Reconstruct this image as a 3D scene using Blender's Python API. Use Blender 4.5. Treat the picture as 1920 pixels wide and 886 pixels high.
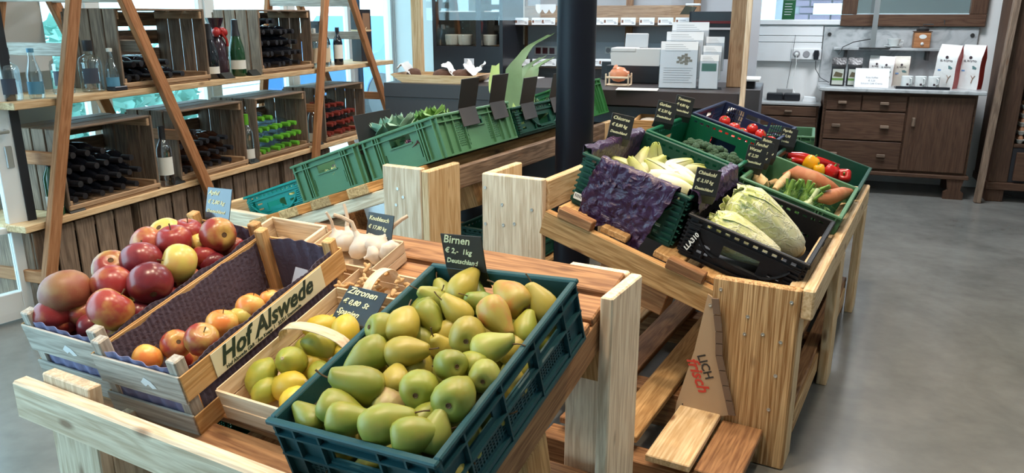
import bpy, bmesh, math, random
from mathutils import Matrix, Vector
random.seed(7)
for o in list(bpy.data.objects): bpy.data.objects.remove(o)
SC = bpy.context.scene
COL = SC.collection
R_ = math.radians

# ---------------------------------------------------------------- camera
CAM_H, PITCH, FPX = 1.38, 16.0, 1450.0
cd = bpy.data.cameras.new('camera'); cam = bpy.data.objects.new('camera', cd); COL.objects.link(cam)
cam.location = (0, 0, CAM_H); cam.rotation_euler = (R_(90 - PITCH), 0, 0)
cd.sensor_fit = 'HORIZONTAL'; cd.sensor_width = 36; cd.lens = 36 * FPX / 1920; cd.clip_start = .02
SC.camera = cam
# ---------------------------------------------------------------- world, lights, exposure
w = bpy.data.worlds.new('overcast_sky'); SC.world = w; w.use_nodes = True
bg = w.node_tree.nodes['Background']; bg.inputs[0].default_value = (.50, .835, 1.0, 1); bg.inputs[1].default_value = 15.0
SC.view_settings.view_transform = 'Standard'; SC.view_settings.look = 'None'
SC.view_settings.gamma = 1; SC.view_settings.use_curve_mapping = False; SC.view_settings.exposure = -1.2
def T(x, y, z): return Matrix.Translation((x, y, z))
def RX(a): return Matrix.Rotation(R_(a), 4, 'X')
def RY(a): return Matrix.Rotation(R_(a), 4, 'Y')
def RZ(a): return Matrix.Rotation(R_(a), 4, 'Z')
STD = RZ(-29.0)          # the vegetable stands' axes (p, q)
ROOM = RZ(-19.3)         # the room's axes (r, s)
def area(name, M, size, watt, col, shape='DISK', size_y=None, spread=180):
    l = bpy.data.lights.new(name, 'AREA'); l.shape = shape; l.size = size; l.energy = watt; l.color = col
    if size_y: l.size_y = size_y
    l.spread = R_(spread)
    o = bpy.data.objects.new(name, l); COL.objects.link(o); o.matrix_world = M; return o
# warm ceiling spots over the stands; the other overhead lights are added fill
WARM = (1, .80, .58)
for i, (p, q) in enumerate(((-1.05, 1.35), (-.75, 2.75), (-1.75, 2.3), (-.5, 3.6), (-1.4, .7), (-.2, 1.9))):
    area('warm_spot_light', STD @ T(p, q, 2.78), .16, 29, WARM, spread=120)
for (r, s) in ((-2.45, 3.5), (-2.45, 5.2)):  # added pair that warms the wine shelf
    area('warm_spot_light', ROOM @ T(r, s, 2.78), .16, 30, WARM, spread=130)
for (r, s, wt) in ((.7, 5.9, 135), (-1.5, 5.7, 90), (2.0, 3.0, 36), (-.9, 3.7, 48)):  # added overhead fill, mainly for the counter and back wall
    area('overhead_fill_light', ROOM @ T(r, s, 2.78), .6, wt, (.92, .95, 1.0) if s > 3.2 else (1, .92, .82), 'SQUARE')
SCENE_SEC = 1

# ---------------------------------------------------------------- photo ray helpers (planes of the real place)
_s, _c = math.sin(R_(PITCH)), math.cos(R_(PITCH))
def ray(u, v):
    a = (u - 960) / FPX; b = (443 - v) / FPX
    return Vector((a, _c + b * _s, -_s + b * _c))
CAMP = Vector((0, 0, CAM_H))
RIGHT, UPV, TOCAM = Vector((1, 0, 0)), Vector((0, _s, _c)), Vector((0, -_c, _s))
def hit(u, v, M, off=0.0):
    """where the ray of a pixel meets the local z=off plane of frame M (world point)"""
    n = (M.to_3x3() @ Vector((0, 0, 1))).normalized(); p = M @ Vector((0, 0, off))
    d = ray(u, v); return CAMP + d * ((p - CAMP).dot(n) / d.dot(n))
def dep(u, v): return ray(u, v).length

# ---------------------------------------------------------------- materials
MATS = {}
def nodes_of(name):
    m = bpy.data.materials.new(name); m.use_nodes = True; nt = m.node_tree
    return m, nt, nt.nodes['Principled BSDF']
def N(nt, typ, **kw):
    n = nt.nodes.new(typ)
    for k, v in kw.items():
        if k.startswith('i_'):
            key = k[2:]
            key = int(key) if key.isdigit() else key.replace('_', ' ')
            n.inputs[key].default_value = v
        else: setattr(n, k, v)
    return n
def L(nt, a, b): nt.links.new(a, b)
def c4(c): return (c[0], c[1], c[2], 1)
def plain(name, col, rough=.5, metal=0., spec=.5, var=0., vscale=8., bump=0., bscale=60., emis=None, estr=1., trans=0., alpha=1., coat=0.):
    if name in MATS: return MATS[name]
    m, nt, b = nodes_of(name)
    b.inputs['Base Color'].default_value = c4(col); b.inputs['Roughness'].default_value = rough
    b.inputs['Metallic'].default_value = metal; b.inputs['Specular IOR Level'].default_value = spec
    b.inputs['Coat Weight'].default_value = coat
    if trans: b.inputs['Transmission Weight'].default_value = trans
    if emis: b.inputs['Emission Color'].default_value = c4(emis); b.inputs['Emission Strength'].default_value = estr
    if var or bump:
        tc = N(nt, 'ShaderNodeTexCoord')
        if var:
            no = N(nt, 'ShaderNodeTexNoise', i_Scale=vscale, i_Detail=4.0); L(nt, tc.outputs['Object'], no.inputs['Vector'])
            mx = N(nt, 'ShaderNodeMix', data_type='RGBA')
            mx.inputs[6].default_value = c4([x * (1 - var) for x in col]); mx.inputs[7].default_value = c4([min(1, x * (1 + var)) for x in col])
            L(nt, no.outputs[0], mx.inputs[0]); L(nt, mx.outputs[2], b.inputs['Base Color'])
        if bump:
            n2 = N(nt, 'ShaderNodeTexNoise', i_Scale=bscale, i_Detail=3.0); L(nt, tc.outputs['Object'], n2.inputs['Vector'])
            bp = N(nt, 'ShaderNodeBump', i_Strength=bump, i_Distance=.01); L(nt, n2.outputs[0], bp.inputs['Height']); L(nt, bp.outputs[0], b.inputs['Normal'])
    MATS[name] = m; return m
def glassy(name, tint, gloss=.12, rough=.02):
    """thin clear sheet: mostly see-through, some mirror"""
    if name in MATS: return MATS[name]
    m, nt, b = nodes_of(name); nt.nodes.remove(b)
    t = N(nt, 'ShaderNodeBsdfTransparent'); t.inputs[0].default_value = c4(tint)
    g = N(nt, 'ShaderNodeBsdfGlossy'); g.inputs[1].default_value = rough; g.inputs[0].default_value = (1, 1, 1, 1)
    fr = N(nt, 'ShaderNodeLayerWeight', i_Blend=.5)
    pw = N(nt, 'ShaderNodeMath', operation='POWER'); pw.inputs[1].default_value = 5.0; L(nt, fr.outputs['Facing'], pw.inputs[0])
    ad = N(nt, 'ShaderNodeMath', operation='MULTIPLY_ADD'); ad.inputs[1].default_value = .6; ad.inputs[2].default_value = gloss; ad.use_clamp = True; L(nt, pw.outputs[0], ad.inputs[0])
    mx = N(nt, 'ShaderNodeMixShader'); L(nt, ad.outputs[0], mx.inputs[0]); L(nt, t.outputs[0], mx.inputs[1]); L(nt, g.outputs[0], mx.inputs[2])
    L(nt, mx.outputs[0], nt.nodes['Material Output'].inputs[0]); MATS[name] = m; return m
def wood(name, c1, c2, axis, knots=1.0, rough=.62, dens=1.0, knotcol=(.16, .07, .03)):
    key = f'{name}_{"xyz"[axis]}'
    if key in MATS: return MATS[key]
    m, nt, b = nodes_of(key)
    tc = N(nt, 'ShaderNodeTexCoord'); oi = N(nt, 'ShaderNodeObjectInfo')
    mul = N(nt, 'ShaderNodeMath', operation='MULTIPLY'); mul.inputs[1].default_value = 37.0; L(nt, oi.outputs['Random'], mul.inputs[0])
    ad = N(nt, 'ShaderNodeVectorMath', operation='ADD'); L(nt, tc.outputs['Object'], ad.inputs[0]); L(nt, mul.outputs[0], ad.inputs[1])
    sc = [16 * dens] * 3; sc[axis] = (1.1 if name != 'wood_osb' else .45) * dens
    mp = N(nt, 'ShaderNodeMapping'); mp.inputs['Scale'].default_value = sc; L(nt, ad.outputs[0], mp.inputs[0])
    n1 = N(nt, 'ShaderNodeTexNoise', i_Scale=1.6, i_Detail=3.0, i_Distortion=.6); L(nt, mp.outputs[0], n1.inputs['Vector'])
    n2 = N(nt, 'ShaderNodeTexNoise', i_Scale=9.0, i_Detail=5.0); L(nt, mp.outputs[0], n2.inputs['Vector'])
    wv = N(nt, 'ShaderNodeMath', operation='MULTIPLY'); wv.inputs[1].default_value = 34.0; L(nt, n1.outputs[0], wv.inputs[0])
    sn = N(nt, 'ShaderNodeMath', operation='SINE'); L(nt, wv.outputs[0], sn.inputs[0])
    m1 = N(nt, 'ShaderNodeMath', operation='MULTIPLY_ADD'); m1.inputs[1].default_value = .16; L(nt, sn.outputs[0], m1.inputs[0]); L(nt, n2.outputs[0], m1.inputs[2])
    rp = N(nt, 'ShaderNodeMapRange'); rp.inputs[1].default_value = .25; rp.inputs[2].default_value = .78; L(nt, m1.outputs[0], rp.inputs[0])
    mx = N(nt, 'ShaderNodeMix', data_type='RGBA'); mx.inputs[6].default_value = c4(c1); mx.inputs[7].default_value = c4(c2); L(nt, rp.outputs[0], mx.inputs[0])
    # board to board tone
    tn = N(nt, 'ShaderNodeMapRange'); tn.inputs[3].default_value = .82; tn.inputs[4].default_value = 1.1; L(nt, oi.outputs['Random'], tn.inputs[0])
    hs = N(nt, 'ShaderNodeHueSaturation'); L(nt, tn.outputs[0], hs.inputs['Value']); L(nt, mx.outputs[2], hs.inputs['Color'])
    out = hs.outputs[0]
    if knots:
        ks = [11.0] * 3; ks[axis] = 4.2
        mk = N(nt, 'ShaderNodeMapping'); mk.inputs['Scale'].default_value = ks; L(nt, ad.outputs[0], mk.inputs[0])
        vo = N(nt, 'ShaderNodeTexVoronoi', i_Scale=1.0); L(nt, mk.outputs[0], vo.inputs['Vector'])
        kr = N(nt, 'ShaderNodeMapRange'); kr.inputs[1].default_value = .06; kr.inputs[2].default_value = .15; kr.inputs[3].default_value = .9 * knots; kr.inputs[4].default_value = 0; L(nt, vo.outputs['Distance'], kr.inputs[0])
        mk2 = N(nt, 'ShaderNodeMix', data_type='RGBA'); mk2.inputs[7].default_value = c4(knotcol); L(nt, kr.outputs[0], mk2.inputs[0]); L(nt, out, mk2.inputs[6]); out = mk2.outputs[2]
    L(nt, out, b.inputs['Base Color']); b.inputs['Roughness'].default_value = rough; b.inputs['Specular IOR Level'].default_value = .3
    bp = N(nt, 'ShaderNodeBump', i_Strength=.25, i_Distance=.003); L(nt, m1.outputs[0], bp.inputs['Height']); L(nt, bp.outputs[0], b.inputs['Normal'])
    MATS[key] = m; return m
WOODS = {
 'pine':   ((.55, .36, .18), (.80, .61, .38), 1.0),
 'white':  ((.58, .44, .30), (.84, .71, .54), .8),
 'honey':  ((.34, .18, .065), (.62, .38, .17), 1.0),
 'pallet': ((.20, .09, .04), (.42, .22, .10), 1.0),
 'osb':    ((.30, .145, .05), (.74, .49, .25), .9),
 'ladder': ((.30, .12, .045), (.47, .22, .10), .4),
 'crate':  ((.125, .085, .06), (.27, .19, .135), .5),
 'cratelt':((.30, .18, .10), (.50, .33, .20), .5),
 'grey':   ((.33, .29, .25), (.58, .54, .48), .3),
 'fruit':  ((.46, .25, .09), (.66, .41, .19), .3),
 'chip':   ((.62, .46, .31), (.80, .65, .48), .2),
 'shelf':  ((.52, .33, .17), (.74, .54, .32), .7),
 'brown':  ((.066, .032, .019), (.112, .060, .036), 0),
 'darkply':((.10, .065, .045), (.17, .12, .09), 0),
}
def wd(kind, axis):
    c1, c2, k = WOODS[kind]; return wood('wood_' + kind, c1, c2, axis, k, dens=1.0 if kind != 'osb' else 1.5)

# ---------------------------------------------------------------- mesh building
class MB:
    def __init__(s): s.v, s.f = [], []
    def add(s, vs, fs, M=None):
        o = len(s.v)
        s.v += [tuple(M @ Vector(v)) for v in vs] if M else [tuple(v) for v in vs]
        s.f += [tuple(i + o for i in f) for f in fs]; return s
    def box(s, x0, x1, y0, y1, z0, z1, M=None):
        return s.add([(x0, y0, z0), (x1, y0, z0), (x1, y1, z0), (x0, y1, z0), (x0, y0, z1), (x1, y0, z1), (x1, y1, z1), (x0, y1, z1)],
                     [(0, 3, 2, 1), (4, 5, 6, 7), (0, 1, 5, 4), (1, 2, 6, 5), (2, 3, 7, 6), (3, 0, 4, 7)], M)
    def cbox(s, x0, x1, y0, y1, z0, z1, c=.003, M=None):
        c = min(c, (x1 - x0) * .4, (y1 - y0) * .4, (z1 - z0) * .4)
        xs, ys, zs = (x0, x1), (y0, y1), (z0, z1); vs = []; idx = {}
        for i in (0, 1):
            for j in (0, 1):
                for k in (0, 1):
                    ex, ey, ez = (c if i == 0 else -c), (c if j == 0 else -c), (c if k == 0 else -c)
                    for a in range(3):
                        p = [xs[i] + ex, ys[j] + ey, zs[k] + ez]; p[a] = (xs[i], ys[j], zs[k])[a]
                        idx[i, j, k, a] = len(vs); vs.append(tuple(p))
        fs = []
        for a in range(3):
            b, d = (a + 1) % 3, (a + 2) % 3
            for e in (0, 1):
                q = []
                for (m, n) in ((0, 0), (1, 0), (1, 1), (0, 1)):
                    k = [0, 0, 0]; k[a] = e; k[b] = m; k[d] = n; q.append(idx[k[0], k[1], k[2], a])
                fs.append(tuple(q if e else q[::-1]))
            # edges parallel to axis a
            for m in (0, 1):
                for n in (0, 1):
                    k0 = [0, 0, 0]; k0[b] = m; k0[d] = n; k1 = list(k0); k1[a] = 1
                    q = [idx[(*k0, b)], idx[(*k1, b)], idx[(*k1, d)], idx[(*k0, d)]]
                    fs.append(tuple(q if (m == n) else q[::-1]))
        for i in (0, 1):
            for j in (0, 1):
                for k in (0, 1):
                    q = (idx[i, j, k, 0], idx[i, j, k, 1], idx[i, j, k, 2])
                    fs.append(q if (i + j + k) % 2 else q[::-1])
        return s.add(vs, fs, M)
    def lathe(s, prof, seg=16, M=None):
        vs, fs = [], []
        n = len(prof)
        for (r, z) in prof:
            for k in range(seg):
                a = 2 * math.pi * k / seg; vs.append((r * math.cos(a), r * math.sin(a), z))
        for i in range(n - 1):
            for k in range(seg):
                k2 = (k + 1) % seg; fs.append((i * seg + k, i * seg + k2, (i + 1) * seg + k2, (i + 1) * seg + k))
        if prof[0][0] > 1e-4: fs.append(tuple(range(seg))[::-1])
        if prof[-1][0] > 1e-4: fs.append(tuple((n - 1) * seg + k for k in range(seg)))
        return s.add(vs, fs, M)
    def tube(s, pts, r, seg=8, M=None, flat=None):
        pts = [Vector(p) for p in pts]; n = len(pts)
        rs = r if isinstance(r, (list, tuple)) else [r] * n
        vs, fs = [], []; ref = None
        for i, p in enumerate(pts):
            d = (pts[min(i + 1, n - 1)] - pts[max(i - 1, 0)]).normalized()
            if ref is None: ref = d.orthogonal().normalized() if flat is None else Vector(flat)
            x = (ref - d * ref.dot(d)).normalized(); y = d.cross(x); ref = x
            for k in range(seg):
                a = 2 * math.pi * k / seg; vs.append(p + (x * math.cos(a) + y * math.sin(a)) * rs[i])
        for i in range(n - 1):
            for k in range(seg):
                k2 = (k + 1) % seg; fs.append((i * seg + k, i * seg + k2, (i + 1) * seg + k2, (i + 1) * seg + k))
        fs.append(tuple(range(seg))[::-1]); fs.append(tuple((n - 1) * seg + k for k in range(seg)))
        return s.add(vs, fs, M)
    def prism(s, poly, z0, z1, M=None):
        n = len(poly); vs = [(x, y, z0) for x, y in poly] + [(x, y, z1) for x, y in poly]
        fs = [tuple(range(n))[::-1], tuple(range(n, 2 * n))] + [(i, (i + 1) % n, n + (i + 1) % n, n + i) for i in range(n)]
        return s.add(vs, fs, M)
    def sheet(s, fn, nu, nv, th=.002, M=None):
        """a sheet of real thickness: fn(u,v)->point, u,v in 0..1"""
        P = [[Vector(fn(i / nu, j / nv)) for j in range(nv + 1)] for i in range(nu + 1)]
        vs = []
        for sgn in (.5, -.5):
            for i in range(nu + 1):
                for j in range(nv + 1):
                    du = P[min(i + 1, nu)][j] - P[max(i - 1, 0)][j]; dv = P[i][min(j + 1, nv)] - P[i][max(j - 1, 0)]
                    n = du.cross(dv); n = n.normalized() if n.length > 1e-9 else Vector((0, 0, 1))
                    vs.append(P[i][j] + n * th * sgn)
        o = (nu + 1) * (nv + 1); fs = []; I = lambda i, j: i * (nv + 1) + j
        for i in range(nu):
            for j in range(nv):
                fs.append((I(i, j), I(i + 1, j), I(i + 1, j + 1), I(i, j + 1)))
                fs.append((o + I(i, j), o + I(i, j + 1), o + I(i + 1, j + 1), o + I(i + 1, j)))
        for i in range(nu):
            fs.append((I(i, 0), o + I(i, 0), o + I(i + 1, 0), I(i + 1, 0))); fs.append((I(i, nv), I(i + 1, nv), o + I(i + 1, nv), o + I(i, nv)))
        for j in range(nv):
            fs.append((I(0, j), I(0, j + 1), o + I(0, j + 1), o + I(0, j))); fs.append((I(nu, j), o + I(nu, j), o + I(nu, j + 1), I(nu, j + 1)))
        return s.add(vs, fs, M)
    def mesh(s, name, smooth=None):
        me = bpy.data.meshes.new(name); me.from_pydata(s.v, [], s.f)
        if len(s.f) < 6000:
            bm = bmesh.new(); bm.from_mesh(me); bmesh.ops.recalc_face_normals(bm, faces=bm.faces); bm.to_mesh(me); bm.free()
        me.update()
        if smooth is not None:
            for p in me.polygons: p.use_smooth = True
            try: me.set_sharp_from_angle(angle=R_(smooth))
            except Exception: pass
        return me
    def obj(s, name, mat, parent=None, M=None, smooth=None):
        return link(name, s.mesh(name, smooth), mat, parent, M)
def link(name, me, mat=None, parent=None, M=None):
    if mat is not None and not me.materials: me.materials.append(mat)
    o = bpy.data.objects.new(name, me); COL.objects.link(o)
    if parent: o.parent = parent
    if M is not None:
        if parent: o.matrix_local = M
        else: o.matrix_world = M
    return o
def tag(o, label=None, cat=None, group=None, kind=None):
    if label: o['label'] = label
    if cat: o['category'] = cat
    if group: o['group'] = group
    if kind: o['kind'] = kind
    return o
def thing(name, label, cat, M, group=None):
    o = bpy.data.objects.new(name, None); COL.objects.link(o); o.matrix_world = M; o.empty_display_size = .05
    return tag(o, label, cat, group)
def copy_tree(o, M=None, parent=None, label=None):
    c = o.copy(); COL.objects.link(c)
    if parent: c.parent = parent
    if M is not None: c.matrix_world = M
    if label: c['label'] = label
    for ch in o.children: copy_tree(ch, None, c)
    return c
_bcache = {}
def board(parent, name, x0, x1, y0, y1, z0, z1, kind, M=None, c=.003):
    """one wooden board as its own part, grain along its longest side"""
    dx, dy, dz = x1 - x0, y1 - y0, z1 - z0; ax = max(range(3), key=lambda i: (dx, dy, dz)[i])
    key = (round(dx, 4), round(dy, 4), round(dz, 4), kind)
    me = _bcache.get(key)
    if me is None:
        me = MB().cbox(-dx / 2, dx / 2, -dy / 2, dy / 2, -dz / 2, dz / 2, c).mesh(name); me.materials.append(wd(kind, ax)); _bcache[key] = me
    Mc = T((x0 + x1) / 2, (y0 + y1) / 2, (z0 + z1) / 2)
    return link(name, me, None, parent, (M @ Mc) if M else Mc)
def struct(name, o): o['kind'] = 'structure'; return o
# ---- lettering as flat meshes
_fcache = {}
def text_mesh(txt, size, shear=0., bold=0., align='LEFT', th=.0006):
    key = (txt, size, shear, bold, align)
    if key in _fcache: return _fcache[key]
    cu = bpy.data.curves.new('lettering', 'FONT'); cu.body = txt; cu.size = size; cu.shear = shear; cu.offset = bold; cu.align_x = align; cu.extrude = th; cu.resolution_u = 2
    ob = bpy.data.objects.new('lettering_tmp', cu); COL.objects.link(ob)
    me = bpy.data.meshes.new_from_object(ob.evaluated_get(bpy.context.evaluated_depsgraph_get()))
    bpy.data.objects.remove(ob); bpy.data.curves.remove(cu); me.name = 'lettering'; _fcache[key] = me; return me
def text(parent, txt, size, M, mat, shear=0., bold=0., align='LEFT', name='lettering', th=.0006):
    src = text_mesh(txt, size, shear, bold, align, th)
    me = src if (not src.materials or src.materials[0] == mat) else src.copy()
    if me is not src: me.materials.clear()
    return link(name, me, mat, parent, M)
# ================================================================ THE SETTING
def concrete():
    m, nt, b = nodes_of('polished_concrete'); tc = N(nt, 'ShaderNodeTexCoord')
    n1 = N(nt, 'ShaderNodeTexNoise', i_Scale=1.3, i_Detail=8.0, i_Distortion=1.2); L(nt, tc.outputs['Object'], n1.inputs['Vector'])
    n2 = N(nt, 'ShaderNodeTexNoise', i_Scale=14.0, i_Detail=6.0); L(nt, tc.outputs['Object'], n2.inputs['Vector'])
    a = N(nt, 'ShaderNodeMath', operation='MULTIPLY_ADD'); a.inputs[1].default_value = .35; L(nt, n2.outputs[0], a.inputs[0]); L(nt, n1.outputs[0], a.inputs[2])
    r = N(nt, 'ShaderNodeValToRGB'); L(nt, a.outputs[0], r.inputs[0])
    r.color_ramp.elements[0].position = .35; r.color_ramp.elements[0].color = (.105, .107, .101, 1)
    r.color_ramp.elements[1].position = .95; r.color_ramp.elements[1].color = (.225, .226, .214, 1)
    L(nt, r.outputs[0], b.inputs['Base Color']); b.inputs['Roughness'].default_value = .22; b.inputs['Specular IOR Level'].default_value = .5
    return m
M_floor = concrete()
M_wall = plain('wall_paint', (.78, .79, .78), .8, var=.03, vscale=2)
M_white = plain('white_lacquer', (.80, .82, .83), .35)
M_seal = plain('black_rubber_seal', (.012, .014, .02), .5)
M_alu = plain('aluminium', (.55, .56, .57), .35, metal=.9)
M_pane = glassy('window_glass', (.96, .98, .98), .09)
M_pave = plain('outdoor_paving', (.62, .63, .62), .9, var=.15, vscale=1.5)
M_ceil = plain('ceiling_paint', (.80, .79, .76), .9)
def sbox(name, r0, r1, s0, s1, z0, z1, mat):
    return struct(name, MB().box(r0, r1, s0, s1, z0, z1).obj(name, mat, None, ROOM))
FLOOR_Z = -.035
sbox('floor', -3.95, 4.6, -2.5, 7.4, -.16, FLOOR_Z, M_floor)
sbox('ceiling', -4.1, 4.6, -2.5, 7.6, 2.9, 3.0, M_ceil)
sbox('wall_right', 4.5, 4.6, -2.5, 7.5, 0, 2.9, M_wall)
o = MB().box(-20, -3.95, -12, 30, -.3, -.10).obj('outdoor_ground', M_pave, None, ROOM); struct('outdoor_ground', o)
sbox('wall_front', -3.86, 4.6, -2.6, -2.5, 0, 2.9, M_wall)
# back wall with the window opening
wb = MB()
WR0, WR1, WZ0, WZ1 = -.52, .95, 1.325, 2.35
wb.box(-4.0, WR0, 7.4, 7.52, 0, 2.9).box(WR1, 4.6, 7.4, 7.52, 0, 2.9).box(WR0, WR1, 7.4, 7.52, 0, WZ0).box(WR0, WR1, 7.4, 7.52, WZ1, 2.9)
struct('wall_back', wb.obj('wall_back', M_wall, None, ROOM))
wf = thing('window_1', None, None, ROOM @ T(0, 7.4, 0)); struct('window_1', wf)
MB().cbox(WR0, WR1, -.05, .1, WZ0 - .03, WZ0 + .012, .004).obj('window_sill', M_white, wf)
fr = MB()
for (a, b_) in ((WR0, WR0 + .05), (WR1 - .05, WR1)): fr.box(a, b_, .02, .08, WZ0 + .012, WZ1)
fr.box(WR0 + .05, WR1 - .05, .02, .08, WZ1 - .05, WZ1)
fr.obj('window_frame', M_white, wf)
MB().box(WR0 + .05, WR1 - .05, .045, .053, WZ0 + .012, WZ1 - .05).obj('pane', M_pane, wf)
# brick facade seen through the back window, brick by brick
bw = thing('neighbour_facade', 'purple brick facade with pale mortar outside the back window', 'facade', ROOM @ T(0, 9.6, 0))
M_mortar = plain('mortar', (.30, .27, .29), .9); M_brick = plain('purple_brick', (.19, .125, .165), .85, var=.15, vscale=20)
MB().box(-.2, 1.9, .02, .25, 0, 3.6).obj('mortar_bed', M_mortar, bw)
brick_me = MB().cbox(-.105, .105, -.012, .03, -.031, .031, .004).mesh('brick'); brick_me.materials.append(M_brick)
for row in range(15):
    for k in range(8):
        x = .05 + k * .225 + (.1125 if row % 2 else 0)
        link('brick', brick_me, None, bw, T(x, 0, 1.05 + row * .075))
MB().box(.1, 1.05, -.06, .03, 1.66, 1.74).obj('stone_ledge', plain('pale_stone', (.66, .60, .64), .8), bw)
sg = MB().cbox(.2, .62, -.03, -.012, 1.38, 1.5, .004).obj('house_sign', plain('sign_white', (.9, .95, .95), .4), bw)
o = MB().box(-3, -.2, 0, .3, 0, 3.6).obj('neighbour_wall', plain('white_render', (.80, .86, .88), .9), None, ROOM @ T(0, 9.5, 0))
tag(o, 'white rendered house wall outside left part of back window', 'wall')
# left window wall: sill, header, posts, panes
lw = MB(); LR = -3.86
lw.box(LR - .1, LR, -2.5, 7.5, 2.45, 2.9)
lw.box(LR - .1, LR, 2.62, 7.5, 0, .1)
struct('wall_left', lw.obj('wall_left', M_wall, None, ROOM))
posts = (2.62, 3.62, 4.62, 5.60, 6.58, 7.42)
for i, s in enumerate(posts):
    sbox('trim_%d' % (i + 1), LR - .09, LR - .01, s - .035, s + .035, .1, 2.45, M_white)
for i in range(5):
    a, b_ = posts[i] + .035, posts[i + 1] - .035
    win = thing('window_%d' % (i + 2), None, None, ROOM @ T(LR - .05, (a + b_) / 2, .1)); struct('w', win)
    h = (b_ - a) / 2
    f = MB(); f.box(-.025, .025, -h, -h + .045, 0, 2.35).box(-.025, .025, h - .045, h, 0, 2.35).box(-.025, .025, -h + .045, h - .045, 0, .06).box(-.025, .025, -h + .045, h - .045, 2.29, 2.35)
    f.obj('window_frame', M_white, win)
    MB().box(-.004, .004, -h + .045, h - .045, .06, 2.29).obj('pane', M_pane, win)
# dark gasket strip and white pier panel as seen between shelf and glass
sbox('trim_8', LR + .0, LR + .03, 6.60, 6.64, .1, 2.45, plain('blue_gasket', (.03, .07, .14), .4))
sbox('trim_9', LR + .002, LR + .12, 2.68, 3.18, .1, 2.45, plain('pier_paint', (.55, .56, .55), .8))
sbox('trim_10', LR + .12, LR + .22, 2.66, 3.12, 1.10, 1.19, plain('ledge_paint', (.70, .73, .75), .6))
# open glass door leaf, its closing edge towards the room
DE = Vector((-3.36, 2.60)); DH = Vector((-3.62, 1.72)); dd = (DH - DE).normalized(); ang = math.degrees(math.atan2(dd.y, dd.x))
DM = ROOM @ T(DE.x, DE.y, 0) @ RZ(ang)          # local x runs from closing edge to hinge
door = thing('door_1', None, None, DM); struct('door_1', door)
Ld = (DH - DE).length
MB().cbox(0, .085, -.02, .02, .012, 2.3, .003).obj('stile', M_white, door)
MB().cbox(Ld - .085, Ld, -.02, .02, .012, 2.3, .003).obj('stile', M_white, door)
MB().cbox(.085, Ld - .085, -.02, .02, .012, .11, .003).obj('bottom_rail', M_white, door)
MB().cbox(.085, Ld - .085, -.018, .018, .395, .425, .003).obj('glazing_bar', M_white, door)
MB().cbox(.085, Ld - .085, -.02, .02, 2.21, 2.3, .003).obj('top_rail', M_white, door)
MB().box(-.03, 0, -.012, .012, .012, 2.3).obj('edge_profile', plain('door_edge_grey', (.50, .49, .45), .5), door)
for y in (-.028, .016): MB().box(-.034, .004, y, y + .012, .012, 2.3).obj('seal_strip', M_seal, door)
lk = MB().cbox(-.034, -.028, -.011, .011, .62, .98, .002).obj('lock_plate', M_alu, door)
MB().cbox(.02, .05, .02, .028, .70, .80, .003).obj('lock_rosette', M_alu, door)
MB().tube([(.035, .024, .87), (.035, .06, .87), (.14, .065, .87)], .009, 8).obj('door_handle', M_alu, door, smooth=40)
MB().box(.085, Ld - .085, -.005, .005, .11, .395).obj('pane', M_pane, door)
MB().box(.085, Ld - .085, -.005, .005, .425, 2.21).obj('pane', M_pane, door)
# outdoors beyond the glass: hedge, pale house
def blob_foliage(name, label, M, rx, ry, rz, n, leaf, mat):
    m = MB(); rnd = random.Random(hash(name) % 1000)
    rnd = random.Random(len(label))
    for _ in range(n):
        d = Vector((rnd.gauss(0, 1), rnd.gauss(0, 1), rnd.gauss(0, 1))).normalized(); k = rnd.uniform(.75, 1.05)
        p = Vector((d.x * rx * k, d.y * ry * k, rz + d.z * rz * k)); a = Vector((rnd.gauss(0, 1), rnd.gauss(0, 1), rnd.gauss(0, 1))).normalized(); b = a.orthogonal().normalized()
        m.add([p - a * leaf, p + b * leaf * .5, p + a * leaf, p - b * leaf * .5], [(0, 1, 2, 3)])
    o = m.obj('foliage', mat, None, M); o.name = name
    return tag(o, label, 'shrub')
M_leafout = plain('outdoor_leaf', (.16, .38, .32), .6, var=.4, vscale=3)
blob_foliage('garden_shrub', 'blue-green garden shrub outside behind the upper wine crates', ROOM @ T(-6.6, 5.6, -.06), .9, 1.6, .52, 800, .12, M_leafout)
blob_foliage('garden_shrub', 'teal leafy shrub outdoors behind the tall ladder frames', ROOM @ T(-8.9, 7.6, -.06), 1.1, 1.6, .7, 700, .14, M_leafout)
o = MB().box(-11.2, -11, -3, 16, -.06, 4.5).obj('distant_house', plain('house_render', (.75, .80, .83), .9), None, ROOM)
tag(o, 'pale house wall across the yard beyond the windows', 'building')
# parked car silhouette outdoors, blue
car = thing('parked_car', 'blue car parked outside by the far left window', 'car', ROOM @ T(-6.0, 11.2, -.06) @ RZ(80))
M_carb = plain('car_blue', (.06, .17, .38), .25)
MB().prism([(-1.9, .35), (-1.95, .8), (-1.2, .95), (-.7, 1.42), (.8, 1.42), (1.5, .95), (2.0, .82), (2.0, .35)], -.8, .8, RX(90)).obj('body', M_carb, car)
for x in (-1.2, 1.25):
    for y in (-.82, .68): MB().lathe([(.0, 0), (.32, 0), (.32, .14), (0, .14)], 20, T(x, y + .14, .33) @ RX(90)).obj('wheel', M_seal, car)
# the round black column in the middle of the stands
POLE = STD @ T(-1.405, 3.10, 0)
o = MB().lathe([(.083, 0), (.083, 2.9)], 40).obj('column', plain('column_black', (.006, .008, .015), .42, spec=.2), None, POLE, smooth=40)
tag(o, 'round black steel column rising between the vegetable stands', 'column')
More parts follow.
